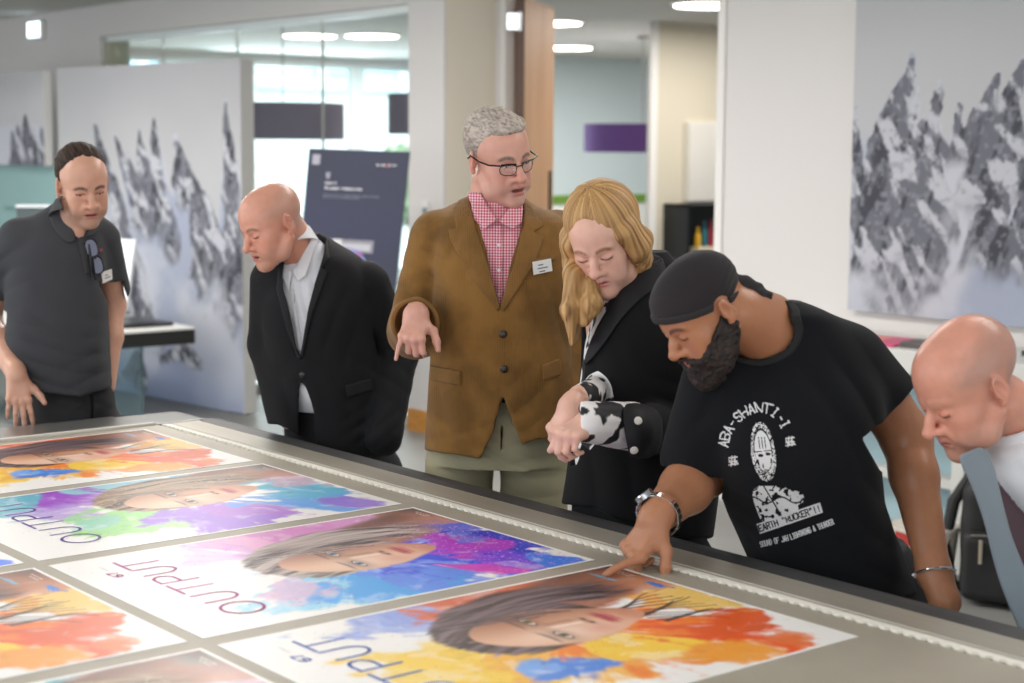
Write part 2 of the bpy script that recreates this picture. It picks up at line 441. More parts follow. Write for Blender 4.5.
def eyes(parent, O, R, sc, base, iris='5a4a38', look=(0, -.25)):
    for s in (-1, 1):
        c = v3(s*.0315, .0705, -.0035); n = 20; V = []; Fc = []
        for i in range(n+1):
            for j in range(2*n): a = pi*i/n; b = pi*j/n; V.append((math.sin(a)*math.cos(b), math.cos(a), math.sin(a)*math.sin(b)))
        for i in range(n):
            for j in range(2*n): j2 = (j+1) % (2*n); Fc.append((i*2*n+j, i*2*n+j2, (i+1)*2*n+j2, (i+1)*2*n+j))
        V = np.array(V); g = nrm(v3(look[0], 1, look[1])); d = V @ g
        col = np.where((d > .975)[:, None], lin('0a0806'), np.where((d > .9)[:, None], lin(iris), lin('d9cfc8')))
        W = O+((V*.0122+c)*sc) @ R.T-base
        meshobj('eye', W, np.array(Fc), mat('eyeball', 'ffffff', .12, attr=True, spec=.6), parent, cols=col)
def add_hand(S, W, yd, zd, right=True, sc=1.0, curl=None, spread=1.0, thumb=((.78, .6, -.25), (.55, .8, -.3), (.4, .88, -.25)), wr=.028, aim=None):
    """wrist W; yd to the knuckles; zd out of the back of the hand; curl = (index..little) x 3 joint angles in degrees"""
    y = nrm(yd); z = nrm(np.array(zd, float)-y*np.dot(zd, y)); t = np.cross(z, y) if right else np.cross(y, z)
    Rm = np.stack([t, y, z], 1); S.frame(W, Rm, sc)
    curl = curl or [(18, 22, 12)]*4
    kx = (.030, .0105, -.0105, -.030); ky = (.088, .092, .087, .078)
    rr = (.0098, .0102, .0096, .0084); ln = ((.042, .026, .021), (.046, .029, .022), (.042, .027, .021), (.033, .021, .019))
    S.ell((0, .0, 0), (.027, .03, .019), .02)
    S.cone((0, -.03, 0), (0, .01, 0), wr*.8, .02, .02)
    for i in range(4):
        S.cone((kx[i]*.5, .018, -.002), (kx[i], ky[i], 0), .0145, .0118, .012)
    S.ell((.024, .04, -.012), (.016, .03, .014), .014); S.ell((-.02, .045, -.01), (.015, .034, .013), .014)
    for i in range(4):
        a = 0; p = v3(kx[i], ky[i], 0); sp = (.13, .02, -.07, -.18)[i]*spread; r = rr[i]
        S.ell(p+v3(0, 0, .003), (.0115, .0115, .0105), .006)
        tg = None
        if aim is not None and i == 0:
            tg = ((np.array(aim)-W) @ Rm)/sc; print('AIM', np.linalg.norm(tg-p), sum(ln[i]))
        for j in range(3):
            if tg is not None: d = nrm(nrm(tg-v3(kx[i], ky[i], 0))+v3(0, 0, (.12, 0, -.12)[j])); q = p+d*ln[i][j]; S.cone(p, q, r*(1-.1*j), r*(1-.1*j)*.9, .003 if j else .007); p = q; continue
            a += math.radians(curl[i][j]); d = v3(math.sin(sp)*math.cos(a), math.cos(sp)*math.cos(a), -math.sin(a)); q = p+d*ln[i][j]
            S.cone(p, q, r*(1-.1*j), r*(1-.1*j)*.9, .003 if j else .007); p = q
    p = v3(.018, .022, -.01); rad = (.0165, .0128, .0115, .0085)
    for j, d in enumerate(thumb):
        q = p+nrm(d)*(.043, .034, .027)[j]; S.cone(p, q, rad[j], rad[j+1], .006 if j else .016); p = q
    S.frame()
    return Rm

def folds(items):
    """items: (centre, radius, axis across the folds, wavelength, amplitude)"""
    def f(P):
        s = 0
        for c, r, ax, wl, am in items:
            q = P-np.array(c, float); w = np.exp(-(q*q).sum(-1)/(r*r)); n = vnoise(P*(.28/wl)+3.1); ph = (q @ nrm(ax))/wl*2*pi+3.6*n
            s = s+am*w*(1.1-1.6*np.abs(np.sin(ph*.5)))*(.35+.65*np.abs(vnoise(P*(.22/wl)+9.7))*1.6)
        return s
    return f
def drape(freq, amp, stretch=(1, 1, .35), seed=0):
    st = np.array(stretch, float)
    return lambda P: amp*(1-2*np.abs(fbm(P*freq*st+seed, 2)))

def pxy(P):
    q = P-CAM; d = q @ fwV
    return 512+F*(q @ riV)/d, 341.5-F*(q @ upV)/d, d
def polysd(poly, X, Y):
    poly = np.array(poly, float); n = len(poly); d = np.full(X.shape, 1e18); s = np.ones(X.shape)
    for i in range(n):
        a = poly[i]; b = poly[i-1]; e = b-a; wx = X-a[0]; wy = Y-a[1]
        t = np.clip((wx*e[0]+wy*e[1])/(e @ e+1e-12), 0, 1); bx = wx-e[0]*t; by = wy-e[1]*t; d = np.minimum(d, bx*bx+by*by)
        c1 = Y >= a[1]; c2 = Y < b[1]; c3 = e[0]*wy > e[1]*wx
        fl = (c1 & c2 & c3) | (~c1 & ~c2 & ~c3); s = np.where(fl, -s, s)
    return s*np.sqrt(d)
def smooth_poly(poly, it=2):
    p = [np.array(q, float) for q in poly]
    for _ in range(it): p = [q for i in range(len(p)) for q in (p[i]*.75+p[(i+1) % len(p)]*.25, p[i]*.25+p[(i+1) % len(p)]*.75)]
    return p
def patch(base, poly, D, t=.003, half=.003, smooth=0, depth=.25, rd=.003):
    """a sheet lying on the near side of a garment, outlined by where its edge is seen"""
    if smooth: poly = smooth_poly(poly, smooth)
    S = Sdf(); pts = [px(a, b, D+s*depth*.5) for a, b in poly for s in (-1, 1)]
    def f(P):
        X, Y, d = pxy(P); a = np.abs(base(P)-t)-half; b = polysd(poly, X, Y)*d/F
        return np.maximum(np.maximum(-smin(-a, -b, rd), P[..., 1]-D-depth*.5), D-depth*.6-P[..., 1])
    S.fn(f, [(p, .005) for p in pts], 0); return S
def cutter(poly, D, smooth=0, y1=None):
    if smooth: poly = smooth_poly(poly, smooth)
    def f(P):
        X, Y, d = pxy(P); b = polysd(poly, X, Y)*d/F
        return np.maximum(b, P[..., 1]-(y1 if y1 is not None else D))
    return f
class Person:
    def __init__(s, base, label):
        s.base = np.array(base, float); s.label = label; s.bvh = {}
        s.loc = tuple(V2W(s.base)); s.root = None
    def body(s, S, h=.0024, cols=None, m=None):
        V, Fc = S.mesh(h); V, Fc = islands_ok(V, Fc)
        s.root = meshobj('person', V-s.base, Fc, m, None, cols=cols(V) if cols else None, loc=s.loc, rotz=ROTZ)
        s.root.name = 'person'; tag(s.root, s.label, 'person', 'visitors around the printing table'); s.bvh['body'] = s._b(V, Fc)
        return s.root
    def _b(s, V, Fc): return BVHTree.FromPolygons([tuple(map(float, v)) for v in V], [tuple(map(int, f)) for f in Fc])
    def part(s, name, S, h, m, parent=None, cols=None, bvh=False, label=None, keep=.02):
        V, Fc = S.mesh(h)
        if not len(Fc): print('EMPTY', name); return None
        V, Fc = islands_ok(V, Fc, keep)
        o = meshobj(name, V-s.base, Fc, m, parent or s.root, cols=cols(V) if cols else None)
        if label: o['label'] = label
        if bvh: s.bvh[name] = s._b(V, Fc)
        return o
    def mb(s, name, mb, m, parent=None, smooth=True, label=None):
        mb.v = [tuple(np.array(p)-s.base) for p in mb.v]; o = mb.build(name, m, parent or s.root, smooth)
        if label: o['label'] = label
        return o
    def hit(s, which, x, y, off=0, strict=False):
        for dx, dy in ((0, 0), (-2, 0), (2, 0), (0, 2), (0, -2), (-5, 0), (5, 0), (0, 5)):
            r = nrm(rayV(x+dx, y+dy)); h = s.bvh[which].ray_cast(Vector(CAM), Vector(r))
            if h[0] is not None: return (np.array(h[0])-r*off, np.array(h[1]))
            if strict: return None
        return None
    def decal(s, name, which, bbox, step, field, m, parent, off=.0015, thick=.0006):
        """field(X,Y)->bool over picture cells; the cells inside become a thin print on the cloth"""
        x = np.arange(bbox[0], bbox[2]+step, step); y = np.arange(bbox[1], bbox[3]+step, step)
        X, Y = np.meshgrid(x, y, indexing='ij'); M = field((X[:-1, :-1]+X[1:, 1:])/2, (Y[:-1, :-1]+Y[1:, 1:])/2)
        idx = -np.ones(X.shape, int); V = []; Fc = []
        def vid(i, j):
            if idx[i, j] < 0:
                h = s.hit(which, X[i, j], Y[i, j], off, True)
                if h is None: return -1
                idx[i, j] = len(V); V.append(h[0]-s.base)
            return idx[i, j]
        for i, j in np.argwhere(M):
            q = (vid(i, j), vid(i, j+1), vid(i+1, j+1), vid(i+1, j))
            if min(q) >= 0: Fc.append(q)
        if not Fc: print('EMPTY decal', name); return None
        return meshobj(name, np.array(V), np.array(Fc), m, parent)
def badge(p, which, corners, parent, D, lines=2):
    """white clip-on name badge: corners TL,TR,BR,BL in the picture"""
    cx, cy = np.mean(corners, 0); hs = [p.hit(which, cx+(c[0]-cx)*f, cy+(c[1]-cy)*f) for c in corners for f in (.3, .8)]; hs = [h for h in hs if h is not None]
    if not hs: print('NO BADGE', which); return None
    c0 = np.mean([h[0] for h in hs], 0); n = nrm(np.mean([h[1] for h in hs], 0)); n = -n if n[1] > 0 else n; c0 = c0+n*.004
    def onpl(x, y): r = rayV(x, y); return CAM+r*(((c0-CAM) @ n)/(r @ n))
    P = [onpl(*c) for c in corners]
    b = MB(); Q = [q+n*.003 for q in P]
    b.add(P+Q, [(3, 2, 1, 0), (4, 5, 6, 7), (0, 1, 5, 4), (1, 2, 6, 5), (2, 3, 7, 6), (3, 0, 4, 7)])
    o = p.mb('name_badge', b, mat('badge_white', 'e8e8e6', .35), parent, False, 'white clip-on name badge')
    L = MB(); u = P[1]-P[0]; v = P[3]-P[0]
    for k, (a, c) in enumerate([(.28, .55), (.22, .78), (.3, .62)][:lines]):
        t = .3+k*.25; o_ = P[0]+n*.0034
        L.add([o_+u*a+v*t, o_+u*c+v*t, o_+u*c+v*(t+.09), o_+u*a+v*(t+.09)], [(0, 1, 2, 3)])
    L.v = [tuple(np.array(q)-p.base) for q in L.v]; L.build('printed_lines', mat('badge_ink', '777a80', .6), o)
    return o
def button(p, which, x, y, r, m, parent):
    h = p.hit(which, x, y)
    if h is None: return
    n = nrm(h[1]); n = n if n[1] < 0 else -n
    b = MB(); b.tube([h[0]-n*.001, h[0]+n*.003, h[0]+n*.0045], [r, r, r*.7], 14); p.mb('button', b, m, parent)
def legs(S, hip, D, sep=.1, r=(.095, .075, .055), foot=.08, hz=.86, xo=0):
    """two trouser legs from the hips to just above the floor"""
    for s in (-1, 1):
        a = v3(hip[0]+s*sep*.85, hip[1], hz); S.chain([a, a+v3(s*.01+xo, -.01, -.4), v3(a[0]+s*.02+xo, hip[1]+.01, .1)], r, .03)
def shoes(p, hip, sep=.1, m=None, xo=0):
    for s in (-1, 1):
        S = Sdf(); c = v3(hip[0]+s*(sep*.85+.02)+xo, hip[1], 0)
        S.ell(c+v3(0, .02, .055), (.042, .06, .055), .02).ell(c+v3(s*.01, -.1, .035), (.046, .1, .036), .03).half(c+v3(0, 0, .001), (0, 0, -1))
        S.box(c+v3(s*.004, -.06, .01), (.044, .13, .01), .008, .004)
        p.part('shoe', S, .007, m or mat('shoe_black', '151517', .35))
SKIN = lambda n, tint: mat('skin_'+n, tint, .34, attr=True, spec=.4, sss=.12, bump=(180, .12, 3))
# ------------------------------------------------------------------ the six people
def rows(L, D):
    out = []
    for y, xl, xr, dd, b in L:
        a = px(xl, y, D+dd); c = px(xr, y, D+dd); out.append(((a[2]+c[2])/2, (a[0]+c[0])/2, D+dd, abs(c[0]-a[0])/2, b))
    return out
def core(S, neck, head, shL, shR, hip, r=.045):
    """the body under the clothes: neck, chest, hips and legs as one continuous form"""
    ch = (np.array(shL)+np.array(shR))/2+v3(0, .0, -.08); hip = np.array(hip, float)
    dn = v3(0, .01, -.045); neck = np.array(neck, float); S.chain([head, neck], (r, r), .02); S.chain([neck+dn*.6, ch, hip], (r*.9, .07, .06), .03)
    for q in (shL, shR): S.cone(neck+dn*1.2, np.array(q)+dn*.3, r*.55, .034, .02)
    for s in (-1, 1): S.chain([hip, hip+v3(s*.09, 0, -.12), v3(hip[0]+s*.11, hip[1], .12)], (.05, .045, .035), .02)

def man_polo():
    D = 4.85; hp = px(75, 410, D+.02); p = Person((hp[0], hp[1], 0), 'man in a dark grey polo shirt with slicked-back hair, at the table end')
    H = px(83, 184, D-.02); R = headR(30, 20, -5); sc = .9; neck = px(66, 222, D+.03)
    h = dict(w=.97, jw=.98, eye=.0036, cheek=.001, mouth=.003, browd=1.0, fore=.0, flat=1)
    shR = px(14, 238, D+.02); shL = px(104, 236, D+.08); elR = px(-14, 318, D+.05); wrR = px(17, 376, D-.14)
    elL = px(113, 305, D+.16); wrL = px(107, 386, D+.04)
    S = Sdf(); add_head(S, H, R, sc, h); core(S, neck, px(74, 200, D+.03), shL, shR, px(72, 395, D+.02), .047)
    S.cone(px(74, 206, D+.01), px(73, 236, D+.0), .05, .052, .02)
    S.chain([shR, elR, elR*.6+wrR*.4, wrR], (.04, .04, .039, .026), .02)
    S.chain([shL, elL, elL*.6+wrL*.4, wrL], (.04, .036, .035, .025), .02)
    add_hand(S, wrR, px(19, 402, D-.17)-wrR, px(19, 392, D-.6)-px(19, 392, D-.1), True, .84, [(12, 22, 12), (12, 20, 10), (14, 24, 12), (20, 30, 16)], 1.1,
             thumb=((.75, .6, .1), (.55, .8, .05), (.45, .9, 0)))
    base = 'cf9f88'
    body = p.body(S, .0025, lambda V: head_cols(V, H, R, sc, base, h, stub=('8e7468', .45), lips='b06a62', brow='4a3a30'), SKIN('polo', 'cf9f88'))
    eyes(body, H, R, sc, p.base)
    # slicked-back hair with a short tail
    G = Sdf(); G.frame(H, R, sc); G.k = .012
    G.ell((0, -.027, .0415), (.0812, .1, .0858)); G.cone((0, -.11, .01), (0, -.125, -.045), .022, .012, .02)
    G.ell((0, .079, .02), (.064, .052, .055), .014, 's'); G.half((0, .0, .012), nrm((0, .55, -1)), .012)
    for s in (-1, 1): G.ell((s*.09, .055, .03), (.045, .055, .05), .015, 's'); G.ell((s*.085, -.012, -.012), (.02, .024, .033), .006, 's'); G.ell((s*.05, .085, .088), (.03, .04, .03), .015, 's')
    G.disp(lambda q: .0022*vnoise(q*v3(150, 18, 60))+.001*vnoise(q*v3(320, 30, 130))); G.frame()
    def hc(V):
        q = ((V-H) @ R)/sc; n = vnoise(q*v3(260, 22, 110))*.5+.5; side = sst(.03, .0, q[:, 2])[:, None]
        c = np.array(lin('1f1815'))*(1-n[:, None])+np.array(lin('4a3b31'))*n[:, None]; return c*(1-side*.4)+np.array(lin('6a5e56'))*side*.4
    p.part('hair', G, .0028, mat('hair_matt', ''), cols=hc)
    # polo shirt
    T = Sdf(); T.k = .025
    T.loft(rows([(201, 58, 88, .03, .05), (208, 46, 94, .04, .07), (215, 34, 100, .05, .085), (226, 16, 106, .05, .1), (245, 9, 108, .04, .118), (275, 6, 108, .03, .125), (310, 6, 108, .01, .13), (345, 8, 109, 0, .135), (375, 18, 111, 0, .13), (396, 27, 112, 0, .125)], D), n=2.3)
    T.cone(shR+v3(.02, 0, -.01), elR+v3(0, .0, .075), .072, .064, .03); T.cone(shL+v3(-.01, 0, -.01), shL*.25+elL*.75, .06, .058, .03)
    T.fn(cutter([(10, 388), (50, 393), (78, 397), (114, 388), (130, 420), (0, 420)], D+1), (), .002, 's')
    T.fn(cutter([(100, 284), (122, 282), (135, 320), (112.5, 312)], D+1), (), .002, 's')
    T.fn(cutter([(-60, 300), (6, 312), (3, 345), (-60, 345)], D+1), (), .002, 's')
    T.disp(folds([(px(40, 380, D-.1), .16, (.35, 0, 1), .05, .004), (px(95, 375, D-.1), .1, (-.5, 0, 1), .045, .0045), (px(35, 320, D-.1), .16, (.5, 0, 1), .08, .004), (px(95, 260, D), .08, (.9, 0, .5), .04, .004), (px(10, 280, D), .1, (.6, 0, -.8), .05, .004)]))
    T.disp(drape(7, .0035, (1, 1, .5), 2))
    T.cone(px(76, 190, D), px(74, 218, D+.0), .05, .053, .004, 's'); T.fn(cutter([(62, 212), (70, 218), (79, 239), (84, 236), (92, 214), (86, 205)], D-.03), (), .003, 's')
    cloth = mat('polo_cloth', '3d3e42', .85, spec=.2, sheen=.06, bump=(420, .15, 2))
    sh = p.part('polo_shirt', T, .004, cloth, bvh=True)
    # collar: two leaves turned down around the neck
    K = Sdf(); K.k = .004
    a0 = px(76, 200, D+.0); ax = nrm(px(75, 226, D-.03)-a0)
    def collar(P):
        q = P-a0; t = q @ ax; r = np.linalg.norm(q-t[..., None]*ax, axis=-1); return np.maximum(np.abs(r-.054-t*.35)-.0035, np.abs(t-.03)-.024)
    K.fn(collar, [(a0+ax*.02, .1)]); K.fn(cutter([(60, 200), (66, 213), (78, 238), (86, 232), (94, 212), (92, 196), (70, 190)], D-.02), (), 0, 's')
    p.part('collar', K, .0028, mat('polo_collar', '36373b', .75, bump=(300, .2, 2)), sh)
    for pl in ([(49, 204), (58, 203), (66, 216), (78, 239), (70, 244), (60, 238), (50, 222)], [(92, 210), (98, 209), (104, 217), (101, 229), (94, 235), (84, 238), (90, 226)]): p.part('collar_leaf', patch(T, pl, D-.04, .004, .0035, 1, depth=.3), .0028, mat('polo_collar', ''), sh)
    p.part('placket', patch(T, [(77, 238), (84, 236), (93, 272), (85, 275)], D-.1, .002, .002), .0028, mat('polo_collar', ''), sh)
    for x, y in ((82, 246), (86, 260)): button(p, 'polo_shirt', x, y, .0055, mat('button_dark', '222225', .3), sh)
    E_ = lambda X, Y: ((X-101)**2+((Y-250)*1.1)**2 < 2.2)
    p.decal('emblem', 'polo_shirt', (99, 247, 104, 253), .5, E_, mat('emblem_red', 'b03038', .7), sh)
    badge(p, 'polo_shirt', [(101, 272.5), (111, 269), (111.5, 279), (102, 283.5)], sh, D)
    # trousers, belt, shoes
    J = Sdf(); J.k = .03
    J.loft(rows([(376, 28, 108, .02, .1), (395, 25, 113, .02, .12), (415, 22, 115, .02, .13), (445, 20, 117, .02, .13)], D))
    legs(J, (hp[0], hp[1]), D, .1, (.1, .08, .062), hz=.8)
    J.disp(folds([(px(60, 410, D-.1), .12, (.3, 0, 1), .035, .003), (px(100, 400, D-.1), .08, (-.6, 0, 1), .03, .003)]))
    J.fn(cutter([(91, 396), (93, 396), (93.6, 430), (92, 430)], D-.06), (), .004, 's')
    tr = p.part('trousers', J, .0045, mat('jeans_black', '17171a', .8, bump=(300, .25, 3)), bvh=True)
    b = MB(); pts = []
    for k in range(14):
        t = k/13; X = 33+t*20; Y = 386+3.5*math.sin(t*pi)+t*3; h_ = p.hit('trousers', X, Y, .004)
        if h_: pts.append(h_[0])
    if len(pts) > 3: b.tube(pts, .004, 8); p.mb('belt_loop', b, mat('leather_black', '222224', .3), tr)
    shoes(p, hp)
    # sunglasses hanging from the placket: a thing of its own
    return p, T

def sunglasses(p):
    P = [p.hit('polo_shirt', x, y, .012)[0] for x, y in ((84.5, 243), (90, 240), (90, 262), (98, 276), (94, 279))]
    fr = mat('sunglass_frame', '101014', .25); base = P[1]
    root = empty('sunglasses', tuple(V2W(base)), ROTZ, 'black folded sunglasses hanging from the open neck of the grey polo shirt', 'sunglasses')
    def loc(q): return tuple(np.array(q)-base)
    for X, Y, nm in ((91.5, 248, 0), (97, 265, 1)):
        c = p.hit('polo_shirt', X, Y, .016)[0]; u = nrm(px(X+2.5, Y+9, p.base[1])-px(X, Y, p.base[1])); w = nrm(np.cross(u, v3(0, 1, .0)))
        V = []
        for k in range(20):
            a = 2*pi*k/20; ca, sa = math.cos(a), math.sin(a); V.append(c+u*.026*np.sign(ca)*abs(ca)**.8+w*.0 +u*0+w*.018*np.sign(sa)*abs(sa)**.8)
        b = MB(); b.tube([loc(v) for v in V], .0022, 6, closed=True); f = b.build('rim', fr, root, True)
        b = MB(); b.add([loc(v-v3(0, .001, 0)) for v in V]+[loc(v+v3(0, .001, 0)) for v in V], [tuple(range(20)), tuple(range(20, 40))[::-1]]+[(i, (i+1) % 20, 20+(i+1) % 20, 20+i) for i in range(20)])
        b.build('lens', mat('dark_lens', '3a3c5c', .08, coat=.5), f)
    a = p.hit('polo_shirt', 89, 244, .014)[0]
    for q in ((92, 277), (95.5, 280)):
        e = p.hit('polo_shirt', q[0], q[1], .008)[0]; b = MB(); b.tube([loc(a), loc((a+e)/2+v3(0, -.004, 0)), loc(e)], [.003, .0028, .0022], 8); b.build('temple_arm', fr, root, True)
    c1 = p.hit('polo_shirt', 94, 255.5, .018)[0]; c2 = p.hit('polo_shirt', 95, 259, .018)[0]
    b = MB(); b.tube([loc(c1), loc(c2)], .0025, 8); b.build('bridge', fr, root, True)

def suit_parts(p, T, name, m, D):
    return p.part(name, T, .004, m, bvh=True)

def man_suit():
    D = 4.62; hp = px(338, 440, D+.05); p = Person((hp[0], hp[1], 0), 'bald man in a black suit and white open-necked shirt, hands in pockets, looking down')
    H = px(271, 224, D-.12); R = headR(-50, 24, -3); sc = .87
    h = dict(w=1.0, jw=1.06, mouth=.003, browd=.75, chin=.002, cheek=.002, nose=1.05, red='cc7060', fore=.004)
    neck = px(300, 248, D+.02); shL = px(367, 285, D+.01); shR = px(268, 280, D-.01)
    base = 'd69c86'
    S = Sdf(); add_head(S, H, R, sc, h); core(S, neck, px(284, 225, D-.06), shL, shR, px(335, 430, D+.05), .052)
    S.cone(px(282, 230, D-.07), px(298, 258, D+.0), .052, .058, .02)
    elL = px(397, 352, D+.06); wrL = px(384, 426, D-.1); elR = px(268, 345, D+.03); wrR = px(288, 420, D-.1)
    S.chain([shL, elL, wrL], (.04, .035, .025), .02); S.chain([shR, elR, wrR], (.04, .035, .025), .02)
    body = p.body(S, .0025, lambda V: head_cols(V, H, R, sc, base, h, stub=('a08478', .3), scalp=('9a8a80', .35, True), lips='b0645c', brow='5c4a42', flush=.75), SKIN('suit', base))
    # white shirt with a spread collar
    W = Sdf(); W.k = .02
    W.loft(rows([(240, 290, 320, .0, .05), (256, 272, 338, .01, .07), (272, 266, 352, .015, .09), (300, 268, 360, .02, .112), (350, 274, 368, 0.02, .118), (398, 285, 370, 0.02, .115), (408, 290, 370, 0.02, .1)], D), n=2.2)
    W.disp(folds([(px(292, 300, D-.1), .1, (.9, 0, .3), .035, .003)]))
    white = mat('shirt_white', 'e9ebf0', .7, spec=.3, bump=(350, .08, 2)); ws = p.part('shirt', W, .004, white, bvh=True)
    K = Sdf(); a0 = px(292, 238, D-.02); ax = nrm(px(300, 262, D-.06)-px(289, 230, D-.03)); ax = nrm(ax+v3(0, -.1, 0))
    def collar(P):
        q = P-a0; t = q @ ax; r = np.linalg.norm(q-t[..., None]*ax, axis=-1); return np.maximum(np.abs(r-.057-t*.25)-.0035, np.abs(t-.012)-.026)
    K.fn(collar, [(a0+ax*.01, .12)]); K.fn(cutter([(284, 268), (290, 250), (300, 262), (292, 285)], D), (), 0, 's')
    p.part('collar', K, .003, white, ws)
    for pl in ([(284, 266), (292, 272), (289, 292), (281, 276)], [(292, 272), (313, 236), (318, 240), (306, 276), (298, 282)]): p.part('collar_leaf', patch(W, pl, D-.06, .008, .004), .003, white, ws)
    p.part('placket', patch(W, [(289, 284), (294, 284), (303, 352), (298, 352)], D-.1, .002, .002), .003, white, ws)
    for y in (296, 318, 338): button(p, 'shirt', 291.5+(y-296)*.15, y, .005, mat('button_white', 'd8d8dc', .3), ws)
    # jacket
    T = Sdf(); T.k = .012
    T.loft(rows([(233, 302, 322, .04, .05), (243, 285, 338, .04, .09), (255, 266, 358, .03, .12), (270, 257, 374, .03, .135), (300, 256, 378, .02, .145), (340, 262, 378, .02, .145), (380, 268, 383, .02, .145), (420, 276, 385, .02, .145), (450, 284, 386, .02, .15)], D), n=2.25)
    T.cone(shL+v3(-.005, 0, -.005), elL, .073, .062, .006); T.cone(elL, wrL+v3(0, 0, -.03), .062, .052, .02)
    T.cone(shR+v3(.02, 0, -.005), elR, .072, .058, .014); T.cone(elR, wrR+v3(0, 0, -.03), .056, .05, .02)
    T.fn(cutter([(282, 256), (296, 250), (320, 228), (330, 240), (311, 300), (301, 360), (296, 350), (287, 310), (279, 285)], D, 1), (), .003, 's')
    T.fn(cutter([(302, 384), (305, 388), (313, 412), (318, 470), (300, 470), (299, 400)], D), (), .004, 's')
    T.fn(cutter([(255, 424), (285, 425), (300, 440), (345, 452), (372, 462), (420, 462), (420, 500), (240, 500)], D+1, 1), (), .004, 's')
    T.disp(folds([(px(392, 385, D-.05), .08, (.6, .2, 1), .05, .003), (px(392, 300, D), .1, (1, 0, .35), .05, .003), (px(266, 360, D), .1, (.6, 0, 1), .06, .003), (px(330, 370, D-.1), .14, (.6, 0, .8), .07, .004), (px(372, 430, D-.1), .08, (-.7, 0, 1), .04, .0045), (px(385, 330, D), .07, (.9, 0, .5), .035, .004), (px(325, 400, D-.1), .1, (.9, 0, .3), .05, .003), (px(360, 320, D-.1), .13, (.9, 0, -.4), .06, .004)]))
    T.disp(drape(8, .003, (1, 1, .4), 5))
    cl = mat('suit_black', '17181b', .8, spec=.22, sheen=.03, bump=(500, .15, 2)); jk = p.part('suit_jacket', T, .004, cl, bvh=True)
    lap = mat('suit_black_lapel', '1a1b1e', .7, spec=.3, bump=(500, .12, 2))
    p.part('lapel', patch(T, [(318, 232), (327, 236), (330, 258), (322, 268), (328, 272), (312, 316), (302, 360), (300, 352), (305, 306), (312, 268)], D-.06, .003, .003), .003, lap, jk)
    p.part('lapel', patch(T, [(279, 262), (285, 262), (286, 290), (293, 322), (301, 358), (298, 360), (286, 328), (276, 290)], D-.06, .003, .003), .003, lap, jk)
    p.part('pocket_flap', patch(T, [(345, 385), (372, 378), (374, 390), (347, 398)], D-.1, .003, .003), .003, lap, jk)
    button(p, 'suit_jacket', 302.5, 375, .0085, mat('button_dark', ''), jk); button(p, 'suit_jacket', 308, 405, .006, mat('button_dark', ''), jk)
    J = Sdf(); J.k = .03
    J.loft(rows([(400, 285, 378, .05, .11), (430, 284, 384, .05, .125), (470, 284, 386, .05, .13)], D)); legs(J, (hp[0], hp[1]), D, .1, (.1, .085, .07), hz=.76)
    J.disp(drape(9, .003, (1, 1, .4), 1)); p.part('trousers', J, .0055, mat('suit_trousers', '141518', .8)); shoes(p, hp)

